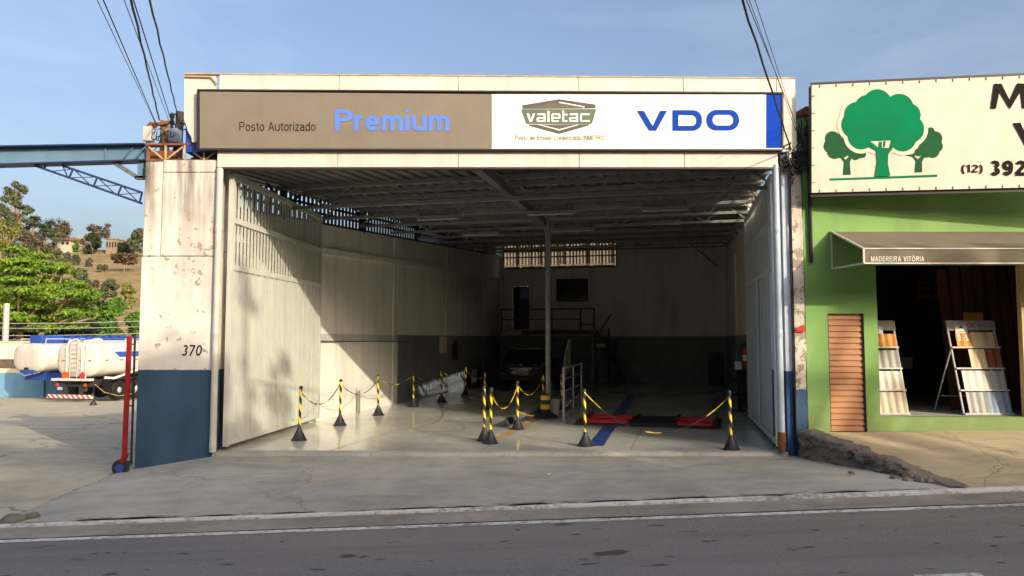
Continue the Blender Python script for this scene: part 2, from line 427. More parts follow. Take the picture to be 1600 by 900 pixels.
def green_wall():
    t = NT('green_wall_paint'); p = t.pos()
    a = t.noise(p, 1.1, 6, .6); st = t.noise(t.mapping(p,(2.2,2.2,.3)),1.4,6)
    c = t.ramp(a,[(.3,rgb(110,150,80)),(.7,rgb(126,164,92))])
    c = t.mix(t.ramp(st,[(.48,0.0),(.72,.55)]), c, rgb(90,126,62))
    z = t.sep(p)[2]; low = t.math('ADD', z, t.math('MULTIPLY', t.noise(p,5,6,.7), -.9))
    c = t.mix(t.ramp(low,[(.0,.65),(.35,0.0)]), c, rgb(116,122,78))
    c = t.mix(t.ramp(t.noise(p,.6,4),[(.5,0.0),(.7,.4)]), c, rgb(146,182,108))
    c = t.mix(t.ramp(t.noise(p,16,5,.7),[(.68,0.0),(.72,.4)]), c, rgb(156,190,120))
    t.bump(t.noise(p,24,5),.2,.008); return t.out(c,.7,0,.3)
M['green'] = green_wall()
M['shutter'] = streaky('shutter_brown', rgb(178,130,94), rgb(136,96,66), .45, .45, bump=.05, spec=.4)
M['awning'] = streaky('awning_canvas', rgb(114,105,88), rgb(86,78,62), .5, .8, bump=.3)
M['awning_frame'] = plain('awning_frame', rgb(196,190,176), .5, .15)
M['canvas'] = streaky('billboard_canvas', rgb(214,200,180), rgb(184,170,146), .35, .6, bump=.05)
M['logo_green'] = plain('logo_green', rgb(8,116,74), .8, .14, 2, spec=.1)
M['logo_green2'] = plain('logo_dark_green', rgb(38,84,54), .8, .12, 2, spec=.1)
M['shop_dark'] = plain('shop_inner_wall', rgb(92,84,76), .8, .2, 2)
M['wood_red'] = plain('red_brown_board', rgb(104,62,44), .6, .3, 2, stretch=(6,6,.5))
M['wood_pale'] = plain('pale_timber', rgb(196,172,128), .7, .2, 3, stretch=(6,6,.5))
M['rack'] = plain('white_rack_steel', rgb(200,198,194), .4, .1)
M['paper'] = plain('paper', rgb(222,220,212), .7, .06)
M['yellow'] = plain('yellow_plastic', rgb(206,182,48), .45, .12)
M['cone_black'] = plain('black_plastic', rgb(38,38,42), .5, .2, 8)
def stripe(name, period, width, turns):
    t = NT(name); o = t.sep(t.objc())
    ang = t.math('DIVIDE', t.math('ARCTAN2', o[1], o[0]), 2*math.pi)
    f = t.math('FRACT', t.math('ADD', t.math('DIVIDE', o[2], period), t.math('MULTIPLY', ang, turns)))
    c = t.mix(t.math('LESS_THAN', f, width), rgb(30,30,32), rgb(226,204,44)); return t.out(c,.45,0,.4)
M['post_stripe'] = stripe('yellow_black_spiral', .235, .48, 1)
def guard():
    t = NT('guard_bands'); o = t.sep(t.objc())
    f = t.math('FRACT', t.math('DIVIDE', o[2], .2)); return t.out(t.mix(t.math('LESS_THAN', f, .5), rgb(28,28,30), rgb(214,160,36)),.5,0,.4)
M['guard'] = guard()
def leaf(name, lo, hi, tr=.25):
    t = NT(name); p = t.pos()
    f = t.noise(p, 1.1, 4); f2 = t.noise(p, 17, 2)
    c = t.mix(t.ramp(f,[(.3,0.0),(.7,1.0)]), lo, hi); c = t.mix(t.ramp(f2,[(.3,.4),(.7,0.0)]), c, sc(lo,.6))
    tb = t.n('ShaderNodeBsdfTranslucent'); t.put(tb.inputs[0], c); ms = t.n('ShaderNodeMixShader'); ms.inputs[0].default_value = tr
    m = t.out(c,.55,0,.3); t.t.links.new(t.b.outputs[0], ms.inputs[1]); t.t.links.new(tb.outputs[0], ms.inputs[2])
    t.t.links.new(ms.outputs[0], t.t.nodes['Material Output'].inputs[0]); return m
M['leaf_bright'] = leaf('bright_leaf', rgb(82,120,32), rgb(142,170,56), .3)
M['leaf_mid'] = leaf('mid_leaf', rgb(70,108,36), rgb(104,140,52))
M['leaf_dark'] = leaf('dark_leaf', rgb(46,58,36), rgb(70,84,52))
M['leaf_painted_shade'] = leaf('painted_shade_leaf', rgb(38,46,30), rgb(56,66,40), .1)  # shade under the broad tree is put into this darker leaf colour
M['leaf_grey'] = leaf('grey_green_leaf', rgb(74,84,60), rgb(110,118,84))
M['leaf_brown'] = leaf('brown_leaf', rgb(86,82,66), rgb(114,106,86))
M['leaf_red'] = leaf('red_brown_leaf', rgb(88,74,60), rgb(112,94,76))
M['leaf_yellow'] = leaf('yellow_green_leaf', rgb(110,116,56), rgb(150,150,80))
M['bark'] = plain('bark', rgb(140,118,92), .9, .3, 4, bump=.4, stretch=(3,3,.6))
M['bark_dark'] = plain('dark_bark', rgb(96,82,68), .9, .3, 4, bump=.4)
def hill_mat():
    t = NT('dry_grass_hill'); p = t.pos()
    a = t.noise(p,.05,6,.65); b = t.noise(t.mapping(p,(.4,.4,1)),.8,6,.7)
    c = t.ramp(a,[(.3,rgb(132,114,84)),(.55,rgb(152,132,98)),(.75,rgb(124,114,82))])
    c = t.mix(t.ramp(b,[(.45,0.0),(.68,.7)]), c, rgb(92,90,58))
    t.bump(b,.5,.4); return t.out(c,.95,0,.1)
M['hill'] = hill_mat()
M['tank_white'] = streaky('tank_white', rgb(200,195,184), rgb(140,130,112), .5, .35, bump=.03, spec=.5)
M['tank_blue'] = plain('tank_blue', rgb(40,72,150), .4, .15)
M['chassis'] = plain('chassis_dark', rgb(44,42,42), .7, .3, 5)
M['orange'] = plain('hazard_orange', rgb(226,96,30), .5, .1)
M['hazard_red'] = plain('hazard_red', rgb(200,40,52), .5, .1)
M['tail_red'] = plain('tail_lamp_red', rgb(150,20,24), .2, .1)
def diag(name, a, b, period):
    t = NT(name); o = t.sep(t.objc())
    f = t.math('FRACT', t.math('DIVIDE', t.math('ADD', o[0], o[2]), period)); return t.out(t.mix(t.math('LESS_THAN', f,.5), a, b),.5,0,.3)
M['bumper_stripe'] = diag('red_white_stripe', rgb(190,60,50), rgb(230,222,210), .28)
def yard_wall():
    t = NT('yard_wall_paint'); p = t.pos(); z = t.sep(p)[2]
    c = t.mix(t.math('GREATER_THAN', z, -.15), t.ramp(t.noise(p,1.2,5),[(.3,rgb(96,140,170)),(.7,rgb(120,160,186))]), t.ramp(t.noise(t.mapping(p,(1,1,.3)),1,6),[(.3,rgb(196,186,160)),(.7,rgb(216,206,182))]))
    return t.out(c,.8,0,.2)
M['yard_wall'] = yard_wall()
M['translucent'] = streaky('aged_corrugated_sheet', rgb(102,96,84), rgb(74,66,54), .6, .6, bump=.05)
M['house_white'] = plain('house_white', rgb(178,168,152), .8, .1); M['house_yellow'] = plain('house_yellow', rgb(200,196,90), .8, .1)
M['house_brick'] = plain('house_brick', rgb(136,118,104), .85, .2); M['house_roof'] = plain('house_roof', rgb(128,98,80), .85, .2)
M['pane'] = plain('window_pane', rgb(40,48,58), .15, .1, spec=.6)
M['painted_sky_pane'] = plain('painted_sky_pane', rgb(120,150,190), .3, .15)
M['zinc'] = plain('galvanised_pole', rgb(150,152,150), .4, .15, 4, metal=.5)
M['tile_orange'] = plain('tile_orange', rgb(222,150,70), .6, .15, 6); M['tile_cream'] = plain('tile_cream', rgb(214,192,150), .6, .12, 6)
M['tile_brown'] = plain('tile_red_brown', rgb(142,80,52), .6, .15, 6); M['tile_grey'] = plain('tile_grey', rgb(164,164,160), .6, .12, 6)
M['tile_white'] = plain('tile_white', rgb(222,214,198), .6, .08, 6); M['tile_beige'] = plain('tile_beige', rgb(196,180,158), .6, .1, 6)
M['tile_blue'] = plain('tile_blue_grey', rgb(138,152,166), .6, .1, 6)
M['cable'] = plain('black_cable', rgb(28,28,30), .6, .1)
M['ext_red'] = plain('extinguisher_red', rgb(190,28,26), .3, .1)
M['transformer'] = plain('grey_blue_box', rgb(110,126,140), .5, .2)

# ------------------------------------------------------------------ the setting
def road_z(x): return -.21 + .0354 * max(-25, min(25, x))
def curb_z(x): return road_z(x) + .052 + max(0, min(.015, .003*x))
def apron_back(x): return -.05 if x > -4.6 else -.05 - .2 * min(1, (-4.6 - x) / 1.25)
CURB_Y = 8.86
def apron_z(x, y):
    t = max(0, min(1, (y - CURB_Y) / (11.84 - CURB_Y))); t = t*t*(3-2*t)*.35 + t*.65
    return curb_z(x) * (1-t) + apron_back(x) * t + .012 * mnoise.noise(Vector((x*.8, y*.8, 0)))
def yard_z(x, y):
    if y < 12: 
        t = max(0, min(1, (y - 8.4) / 3.6)); a = (road_z(x) - .0) * (1-t) + (-.29) * t
    else: a = -.29 - .04 * (y - 12)
    return a + .012 * mnoise.noise(Vector((x*.5, y*.5, 3)))
RY = 8.28
m = MB().grid(lambda a, b: (-60 + 120*a, -4 + (RY+4)*b, road_z(-60 + 120*a)), 120, 6); struct(m.build('road', M['asphalt'], smooth='all'))
m = MB().grid(lambda a, b: (-60+120*a, RY - .125 + .12*b, road_z(-60+120*a) + .004), 120, 1); struct(m.build('road_edge_line', M['road_paint']))
m = MB().grid(lambda a, b: (2.75 + .52*a + .40*b, 4.6 + 1.46*b, road_z(2.75 + .52*a + .4*b) + .005), 4, 8); struct(m.build('lane_marking', M['road_paint']))
m = MB().grid(lambda a, b: (-60+120*a, RY + .5*b, road_z(-60+120*a) + .012 + .018*b + .006*mnoise.noise(Vector((a*300, b*3, 0)))), 240, 4); struct(m.build('gutter', M['gutter'], smooth='all'))
def curb_pt(a, b):
    x = -6.0 + 46*a; z0 = road_z(x) + .03; z1 = curb_z(x); n_ = mnoise.noise(Vector((x*3.1, b*5, 1)))*.02 + mnoise.noise(Vector((x*11, b*9, 4)))*.012
    prof = [(8.72, z0-.05), (8.73 + n_, z0 + .02), (8.75 + n_, z1 - .012), (8.78, z1 + .004 + n_*.3), (8.82 + n_*1.5, z1 + .003), (8.89, z1 - .022)]
    i = min(int(b*5+.01), 5); return (x, prof[i][0], prof[i][1])
m = MB().grid(curb_pt, 480, 5); struct(m.build('curb', M['curb_paint'], smooth=True))
# driveway apron with its broken left edge
def apron_left(y):
    t = (y - 8.8) / (11.84 - 8.8); return -6.05 + .0*t + .10*mnoise.noise(Vector((y*2.3, 0, 5))) + .05*mnoise.noise(Vector((y*7, 0, 5)))
def apron_pt(a, b):
    y = 8.9 + (11.86 - 8.9) * b; x0 = apron_left(y); x = x0 + (5.75 - x0) * a
    edge = .05 * max(0, 1 - (x - x0) / .10) ; front = .03*max(0, 1-(y-8.9)/.12)*max(0, mnoise.noise(Vector((x*2.2,0,9)))+.2)
    return (x, y, apron_z(x, y) - edge - front - .09*max(0, x-4.8))
m = MB().grid(apron_pt, 150, 44)
m.grid(lambda a, b: (apron_left(8.9+2.96*a), 8.9+2.96*a, apron_z(-6, 8.9+2.96*a) - .035 - .16*b), 60, 1)
struct(m.build('driveway_apron', M['apron'], smooth=True))
m = MB().grid(lambda a, b: (-70 + 112*a, 8.72 + 66*b*b, yard_z(-70+112*a, 8.72+66*b*b)), 112, 60); struct(m.build('yard', M['yard'], smooth='all'))
m = MB().grid(lambda a, b: (-3000+6000*a, -3000+6000*b, -3.2), 4, 4); struct(m.build('ground', M['soil']))
m = MB().box(-60, 60, -8.0, -4.0, -2.6, -.05); struct(m.build('far_pavement', M['pavement']))
# raised pavement before the shop and its broken stone edge
EDGE = [(4.52,11.80,.33),(4.62,11.3,.29),(4.82,10.7,.21),(4.98,10.15,.14),(5.08,9.75,.07),(5.16,9.4,.03),(5.25,9.0,.0)]
EDGE_NOTE = None
def edge_at(y):
    for (x0,y0,z0),(x1,y1,z1) in zip(EDGE, EDGE[1:]):
        if y <= y0 + 1e-6 and y >= y1:
            t = (y0-y)/(y0-y1); return x0+(x1-x0)*t, z0+(z1-z0)*t
    return EDGE[-1][0], EDGE[-1][2]
def pave_z(x, y):
    ex, ez = edge_at(y); t = max(0,min(1,(y-8.95)/2.9)); flat = (curb_z(x)+.0)*(1-t) + (.33)*t
    k = max(0,min(1,(x-ex)/1.5)); return ez*(1-k) + flat*k + .015*mnoise.noise(Vector((x*1.1,y*1.1,2)))
def pave_pt(a, b):
    y = 8.95 + 2.92*b; ex = edge_at(y)[0] + .05*mnoise.noise(Vector((y*4,1,1))); x = ex + (40-ex)*a**2.2; return (x, y, pave_z(x, y))
m = MB().grid(pave_pt, 110, 60); struct(m.build('raised_pavement', M['pavement'], smooth='all'))
def stone_pt(a, b):
    y = 8.98 + 2.84*a; ex, ez = edge_at(y); zb = apron_z(4.9, y) - .05
    fade = max(.15, min(1, (y-9.0)/.9)); n_ = fade*(.08*mnoise.noise(Vector((y*3.2, b*2.2, 7))) + .06*mnoise.noise(Vector((y*8, b*6, 2))) + .035*mnoise.noise(Vector((y*19, b*13, 2))))
    zz = ez + .012 - (ez - zb) * max(0, b*1.35-.35)
    return (ex + .14 - .20*min(1, b*3.2) - .05*b + n_, y + .05*mnoise.noise(Vector((y*5,b*6,0))), zz + n_*.35 + .02)
m = MB().grid(stone_pt, 150, 16); edge_o = struct(m.build('pavement_edge', M['stone']))
def rock(m, c, r, seed, squash=.6, n=10, k=6):
    rnd = random.Random(seed); vs = []; fs = []
    for i in range(k+1):
        th = math.pi*i/k
        for j in range(n):
            ph = 2*math.pi*j/n; d = Vector((math.sin(th)*math.cos(ph), math.sin(th)*math.sin(ph), math.cos(th)))
            rr = r*(1 + .38*mnoise.noise(d*1.6 + Vector((seed*3.1,0,0))) + .15*mnoise.noise(d*4 + Vector((seed,5,0))))
            vs.append(Vector(c) + Vector((d.x*rr, d.y*rr, d.z*rr*squash)))
    for i in range(k):
        for j in range(n): fs.append((i*n+j,i*n+(j+1)%n,(i+1)*n+(j+1)%n,(i+1)*n+j))
    m.add(vs, fs)
for i, (u, v, r) in enumerate([(1398,746,.07),(1419,750,.09),(1441,752,.07),(1462,748,.08),(1438,742,.06),(1480,746,.06),(1330,738,.05)]):
    p = gnd(u, v, .02 if i < 7 else .1); mm = MB(); rock(mm, p, r, i+3, .38, 6, 4); mm.build('stone', M['stone'], edge_o)
rnd_s = random.Random(3)
for i in range(26):
    y = rnd_s.uniform(9.25, 11.65); ex, ez = edge_at(y); q = rnd_s.random(); zb = apron_z(4.8, y); r = rnd_s.uniform(.035, .10)
    mm = MB(); rock(mm, (ex - .02 - .12*q + rnd_s.uniform(-.02,.03), y, ez - (ez-zb)*q + .01), r, i+50, rnd_s.uniform(.5,.8), 6, 4); mm.build('stone', M['stone'], edge_o)
rk = MB(); rock(rk, gnd(22, 812, -.36), .14, 41, .5); rock(rk, gnd(50, 806, -.34), .09, 43, .45)
tag(rk.build('concrete_rubble', M['stone'], smooth='all'), 'mossy lump of broken concrete where the driveway edge meets the kerb', 'rubble')
# hill
def hill_z(x, y):
    t = (y - 72) / 118.0
    h = -2.5 + 27.0 * (max(0, min(1, t)) ** 1.05)
    if y > 190: h = 24.5 + 3*math.sin(min(1,(y-190)/90)*1.5)
    side = max(0, min(1, (60 - x) / 130)); side = side*side*(3-2*side)
    h = -2.5 + (h + 2.5) * side
    return h + 1.1*mnoise.noise(Vector((x*.03, y*.03, 0))) + .35*mnoise.noise(Vector((x*.11, y*.11, 3)))
m = MB().grid(lambda a, b: (-330 + 480*a, 70 + 260*b, hill_z(-330+480*a, 70+260*b)), 150, 110); struct(m.build('hill', M['hill'], smooth='all'))
# ------------------------------------------------------------------ lettering
def arc(cx, cy, rx, ry, a0, a1, n=10):
    return [(cx+rx*math.cos(R(a0+(a1-a0)*k/n)), cy+ry*math.sin(R(a0+(a1-a0)*k/n))) for k in range(n+1)]
def glyph(ch, w):
    """plain sans letter as centre lines of even strokes; capitals 1 high"""
    h = w/2; X = .73; a = .54 + w*.35; A = .68 + w*.3
    el = lambda wd, ht, y0=0: [arc(wd/2, y0+ht/2, wd/2-h, ht/2-h, 0, 360, 22)]
    if ch == 'P': return [[(h,0),(h,1)], [(h,1-h),(.36,1-h)]+arc(.36,.72,.28,.28-h,90,-90)+[(h,.44+h)]], .68
    if ch == 'R': return [[(h,0),(h,1)], [(h,1-h),(.38,1-h)]+arc(.38,.73,.28,.27-h,90,-90)+[(h,.46+h)], [(.40,.47),(.64,0)]], .72
    if ch == 'o': return el(a,X), a
    if ch == 'O': return el(.80+w*.2,1), .80+w*.2
    if ch == 'Ó': return el(.80+w*.2,1)+[[(.38,1.06),(.50,1.22)]], .80+w*.2
    if ch == '0': return el(.56+w*.3,1), .56+w*.3
    if ch == 's':
        r = (X-w)/4; return [arc(a*.45,X-h-r,a*.45-h,r,25,265,10)[:-1]+arc(a*.45,h+r,a*.45-h,r,90,-155,10)], a*.9
    if ch == 't': return [[(.17,.93),(.17,.2)]+arc(.17+.14,.2,.14,.2-h,180,270,5)], .33, [[(0,X-h),(.32,X-h)]]
    if ch == 'A': return [[(h*.8,0),(.36,1)], [(.36,1),(.72-h*.8,0)], [(.16,.33),(.56,.33)]], .72
    if ch == 'V': return [[(h*.8,1),(.36,0)], [(.36,0),(.72-h*.8,1)]], .72
    if ch == 'u': return [[(h,X),(h,.26)]+arc(a/2,.26,a/2-h,.26-h,180,360,10)+[(a-h,.3)], [(a-h,X),(a-h,0)]], a
    if ch == 'n': return [[(h,0),(h,X)], [(h,X-.28)]+arc(a/2,X-.28,a/2-h,.28-h,180,0,10)+[(a-h,0)]], a
    if ch == 'm':
        b = a*.86; return [[(h,0),(h,X)], [(h,X-.28)]+arc(b/2,X-.28,b/2-h,.28-h,180,0,10)+[(b-h,0)], [(b-h,X-.28)]+arc(b-h+b/2-h,X-.28,b/2-h,.28-h,180,0,10)+[(2*b-w-h,0)]], 2*b-w
    if ch == 'r': return [[(h,0),(h,X)], arc(.34,X-.32,.34-h,.32-h,180,92,6)], .36
    if ch == 'i': return [[(h,0),(h,X)], [(h,.88),(h,1)]], w
    if ch == 'l': return [[(h,0),(h,1)]], w
    if ch == 'I': return [[(h,0),(h,1)]], w
    if ch == 'z': return [[(.02,X-h),(a*.86,X-h)], [(a*.80,X-h*1.2),(.08,h*1.2)], [(0,h),(a*.88,h)]], a*.88
    if ch == 'a': return [arc(a*.46,X-.22,a*.46-h,.22-h,160,0,9)+[(a-h*1.6,0)], [(a-h*1.6,.43)]+arc(.23,.235,.23-h,.2-h+.03,90,270,9)+[(a-h*2.4,.12)]], a
    if ch == 'd': return el(a,X)+[[(a-h,0),(a-h,1)]], a
    if ch == 'e': return [arc(a/2,X/2,a/2-h,X/2-h,0,318,18)], a, [[(h,X/2),(a-h*.6,X/2)]]
    if ch == 'c': return [arc(a/2,X/2,a/2-h,X/2-h,42,318,16)], a*.94
    if ch == 'C': return [arc(.4,.5,.4-h,.5-h,40,320,18)], .76
    if ch == 'D': return [[(h,0),(h,1)], [(h,1-h),(.34,1-h)]+arc(.34,.5,.38-h,.5-h,90,-90,14)+[(h,h)]], .74
    if ch == 'N': return [[(h,0),(h,1)], [(h,1),(A-h,0)], [(A-h,0),(A-h,1)]], A
    if ch == 'M': return [[(h,0),(h,1)], [(h,1),(.41,.05)], [(.41,.05),(.82-h,1)], [(.82-h,0),(.82-h,1)]], .82
    if ch == 'E': return [[(h,0),(h,1)], [(h,1-h),(.58,1-h)], [(h,.52),(.54,.52)], [(h,h),(.6,h)]], .6
    if ch == 'T': return [[(.31,0),(.31,1)], [(0,1-h),(.62,1-h)]], .62
    if ch == '3': return [arc(.28,.745,.26-h,.255-h,150,-85,12), arc(.28,.275,.28-h,.275-h,85,-150,12)], .58
    if ch == '9': return [arc(.29,.68,.29-h,.32-h,0,360,18), arc(.29-.02,.5,.31-h,.5-h,20,-140,14)], .6
    if ch == '2': return [arc(.28,.715,.28-h,.285-h,165,-35,12)+[(.06,h*1.3)], [(0,h),(.56,h)]], .58
    if ch == '7': return [[(0,1-h),(.56,1-h)], [(.52,1-h),(.18,0)]], .58
    if ch == '1': return [[(.26,0),(.26,1)], [(.26,.95),(.04,.76)]], .36
    if ch == '(': return [arc(.36,.4,.36-h,.62,112,248,10)], .26
    if ch == ')': return [arc(-.10,.4,.36-h,.62,68,-68,10)], .26
    return [], .28
def ribbon(pts, w):
    n = len(pts); L = []; Rr = []; closed = n > 4 and abs(pts[0][0]-pts[-1][0]) + abs(pts[0][1]-pts[-1][1]) < 1e-6
    for i in range(n):
        p0 = pts[i-1] if i else (pts[-2] if closed else pts[0]); p1 = pts[i+1] if i < n-1 else (pts[1] if closed else pts[-1])
        d1 = Vector((pts[i][0]-p0[0], pts[i][1]-p0[1])); d2 = Vector((p1[0]-pts[i][0], p1[1]-pts[i][1]))
        d1 = d1.normalized() if d1.length > 1e-9 else d2.normalized(); d2 = d2.normalized() if d2.length > 1e-9 else d1
        t = (d1+d2); t = t.normalized() if t.length > 1e-6 else d1
        k = w/2/max(.5, t.dot(d1)); nx, ny = -t.y*k, t.x*k
        L.append((pts[i][0]+nx, pts[i][1]+ny)); Rr.append((pts[i][0]-nx, pts[i][1]-ny))
    return L+Rr, [(i, i+1, n+i+1, n+i) for i in range(n-1)]
def lettering(body, box, fn, mat_, parent, weight=.12, name='lettering', space=.13, slant=0.0):
    """flat lettering filling box (u0,u1,v of the capitals' top, v of the base line) on the surface fn(u,v,lift)"""
    x = 0; parts = []
    for ch in body:
        g = glyph(ch, weight); st = list(g[0]) + (list(g[2]) if len(g) > 2 else [])
        for s_ in st: parts.append(([(px+x+py*slant, py) for px,py in s_], weight))
        x += g[1] + space
    W = x - space; u0,u1,v0,v1 = box; m = MB(); k = 0
    for pts, w_ in parts:
        vs, fs = ribbon(pts, w_); k += 1
        m.add([fn(u0+(u1-u0)*px/W, v1+(v0-v1)*py, (k % 9)*.0004) for px,py in vs], fs)
    return m.build(name, mat_, parent, fix=False)
def rrect(x0,x1,y0,y1,rad,n=6):
    pts=[]
    for (cx,cy,a0,r) in ((x1,y1,0,rad[0]),(x0,y1,90,rad[1]),(x0,y0,180,rad[2]),(x1,y0,270,rad[3])):
        sx = -1 if cx==x1 else 1; sy = -1 if cy==y1 else 1
        for k in range(n+1):
            t=R(a0+90*k/n); pts.append((cx+sx*r+r*math.cos(t), cy+sy*r+r*math.sin(t)))
    return pts

# ------------------------------------------------------------------ the garage
gar = thing('garage_building', 'open fronted white garage hall with cream fascia, big steel gates and blue based pillar', 'garage', (-.4, 11.84, 0))
b = MB()
b.box(-5.82,-4.66,11.80,12.7,-.6,3.045)
b.box(-5.81,-5.535,11.806,12.69,3.055,4.56); b.box(-5.525,-4.665,11.80,12.69,3.055,4.38); b.box(-5.525,-4.655,11.797,12.69,4.387,4.58)
b.box(-5.80,-4.67,11.83,12.68,3.0,4.5)
pil = b.build('pillar', M['pillar'], gar, bev=.012)
fn = lambda u,v,k: at(u,v,11.7965-k)
lettering('370', (283,314,539,556), fn, M['ink'], pil, .155, name='house_number', slant=.2)
# narrow right pillar: painted jamb strip, conduit, peeling column
b = MB().box(4.275,4.385,11.85,12.5,-.2,4.46); b.build('jamb', M['jamb'], gar, bev=.006)
def peel_pt(a, bb):
    z = -.15 + 4.75*bb; per = [(4.40,12.4),(4.40,11.80),(4.575,11.80),(4.575,12.4)]
    i = min(int(a*3+.001),3); x,y = per[i]
    n_ = .025*mnoise.noise(Vector((i*3,z*2.2,4)))+.012*mnoise.noise(Vector((i*5,z*9,4)))
    return (x + (n_ if i>1 else n_*.4), y + n_*.7, z)
b = MB().grid(peel_pt, 3, 90); b.build('peeling_pillar', M['peeling'], gar)
b = MB().tube([(4.393,11.79,.0),(4.393,11.79,4.5)], .012, 6)
for z in (.9,1.6,2.2,3.1): b.box(4.375,4.411,11.775,11.80,z,z+.03)
b.build('conduit', M['cable'], gar)
b = MB().prism([(4.40,1.92),(4.55,1.98),(4.56,1.86),(4.44,1.86)], lambda a,c,d:(a,11.775-d,c), 0, .003); b.build('paint_patch', M['red_dull'], gar)
# drainpipes
def drain(x, y, mat_, ztop, elbow=False):
    b = MB().tube([(x,y,.02),(x,y,ztop)], .052, 12)
    for z in (.06,1.78,3.42): b.lathe([(.043,z-.02),(.055,z),(.055,z+.12),(.043,z+.14)], 12, c=(x,y,0))
    return b.build('drainpipe', mat_, gar, smooth=True)
drain(-4.605, 11.76, M['pvc'], 4.44); d = drain(4.16, 11.78, M['pvc_blue'], 4.5)
b = MB().lathe([(.056,.08),(.06,.02),(.06,.30),(.056,.32)],12,c=(4.16,11.78,0)); b.box(4.10,4.22,11.74,11.80,.17,.20); b.build('rusty_collar', M['rust'], gar)
# floor slab and threshold
b = MB(); W0,W1 = -.1, HALL_W+.1
top=[G(W0,s_front(W0)+.05),G(W1,s_front(W1)+.05),G(W1,HALL_S+.2),G(W0,HALL_S+.2)]
b.hexa([p-Vector((0,0,.45)) for p in top]+top); struct(b.build('garage_floor', M['epoxy']))
def thr(a, bb):
    x = -4.64 + (4.27+4.64)*a; n_=.02*mnoise.noise(Vector((x*2.7,bb*3,3)))+.012*mnoise.noise(Vector((x*9,bb*3,3)))
    return [(x,11.80+n_*1.3,-.16),(x,11.795+n_,-.035),(x,11.815+n_,.002),(x,12.0,.006)][int(bb*3+.01)]
b = MB().grid(thr, 220, 3); struct(b.build('threshold', M['sill'], smooth=True))
b = MB(); p=[gnd(917,697),gnd(943,697),gnd(997,615),gnd(984,615)]; b.add([q+Vector((0,0,.004)) for q in p],[(0,1,2,3)]); struct(b.build('blue_floor_line', M['blue_line']))
b = MB(); p=[gnd(771,686),gnd(777,687),gnd(842,655),gnd(838,654)]; b.add([q+Vector((0,0,.004)) for q in p],[(0,1,2,3)]); struct(b.build('orange_floor_line', M['orange_line']))
b = MB()
def joint(p,q,w_=.018):
    d=(q-p).normalized(); n_=Vector((-d.y,d.x,0))*w_/2; b.add([p-n_+Vector((0,0,.002)),p+n_+Vector((0,0,.002)),q+n_+Vector((0,0,.002)),q-n_+Vector((0,0,.002))],[(0,1,2,3)])
for w_ in (2.3,4.6,6.9): joint(G(w_,s_front(w_)+.2),G(w_,20.6))
for s in (5.2,9,13): joint(G(.1,s),G(9,s))
struct(b.build('floor_joint', M['soil']))
# side walls, back wall
b = MB(); b.gbox(-.22,0,.3,HALL_S,-.5,wall_top(.3),z0b=-.5,z1b=wall_top(HALL_S))
for s in (4.3,8.9,13.5,18.0): b.gbox(-.02,.035,s,s+.14,-.02,wall_top(s)-.05)
b.gbox(-.02,.06,.4,HALL_S-.1,3.42,3.56,z0b=4.30,z1b=4.44)
lw = b.build('wall', M['hall_wall'], gar)
b = MB(); b.gbox(HALL_W,HALL_W+.1,2.35,9.0,-.5,4.12,z1b=4.50); b.gbox(HALL_W+.002,HALL_W+.2,9.0,HALL_S,-.5,roof_z(9)+.07,z1b=roof_z(HALL_S)+.07)
for s in (9.2,14.0): b.gbox(HALL_W-.05,HALL_W+.01,s,s+.16,-.02,4.4)
b.build('wall', M['hall_wall'], gar)
def back_holes():
    H=[]
    for (u0,u1,v0,v1) in ((787,963,380,417),(800,827,447,514),(870,918,437,470)):
        a0,z1=hit_s(u0,v0,HALL_S); a1,z0=hit_s(u1,v1,HALL_S); H.append((a0,a1,z0,z1))
    return H
BH = back_holes()
b = MB(); es = sorted({-.2,HALL_W+.2,*[h[0] for h in BH],*[h[1] for h in BH]})
ztop = roof_z(HALL_S)-.02
for e0,e1 in zip(es,es[1:]):
    mid=(e0+e1)/2; z=-.5
    for h in sorted([h for h in BH if h[0]<mid<h[1]], key=lambda h:h[2]):
        if h[2]>z: b.gbox(e0,e1,HALL_S,HALL_S+.2,z,h[2])
        z=h[3]
    if z<ztop: b.gbox(e0,e1,HALL_S,HALL_S+.2,z,ztop)
b.build('wall', M['hall_wall'], gar)
# high window with lattice frame
h = BH[0]; b = MB(); S=HALL_S-.03
for z in (h[2]+.02,(h[2]+h[3])/2-.08,h[3]-.32,h[3]-.03): b.bar(G(h[0],S,z),G(h[1],S,z),.05)
n=8
for k in range(n+1):
    a=h[0]+(h[1]-h[0])*k/n; b.bar(G(a,S,h[2]),G(a,S,h[3]),.04)
for k in range(2*n):
    a=h[0]+(h[1]-h[0])*k/(2*n); a2=a+(h[1]-h[0])/(2*n); z0,z1=h[3]-.32,h[3]-.03
    b.bar(G(a,S-.01,z0 if k%2 else z1),G(a2,S-.01,z1 if k%2 else z0),.025)
b.build('window_frame', M['dark_steel'], gar)
h = BH[1]; b = MB().gbox(h[0]+.02,h[1]-.02,HALL_S+.12,HALL_S+.17,h[2],h[3]-.02); dr=b.build('door', M['pane'], gar)
a0,z1=hit_s(812,449,HALL_S); a1,z0=hit_s(825,466,HALL_S); b=MB().gbox(a0,a1,HALL_S+.10,HALL_S+.125,z0,z1); b.build('pane', M['painted_sky_pane'], dr)  # bright sky showing through the doorway, put into an opaque pale blue pane
h = BH[2]; b = MB().gbox(h[0],h[1],HALL_S+.08,HALL_S+.1,h[2],h[3]); wi=b.build('window', M['glass_dark'], gar)
b = MB()
for (p,q) in (((h[0],h[2]),(h[1],h[2])),((h[0],h[3]),(h[1],h[3])),((h[0],h[2]),(h[0],h[3])),((h[1],h[2]),(h[1],h[3]))): b.bar(G(p[0],HALL_S-.01,p[1]),G(q[0],HALL_S-.01,q[1]),.05)
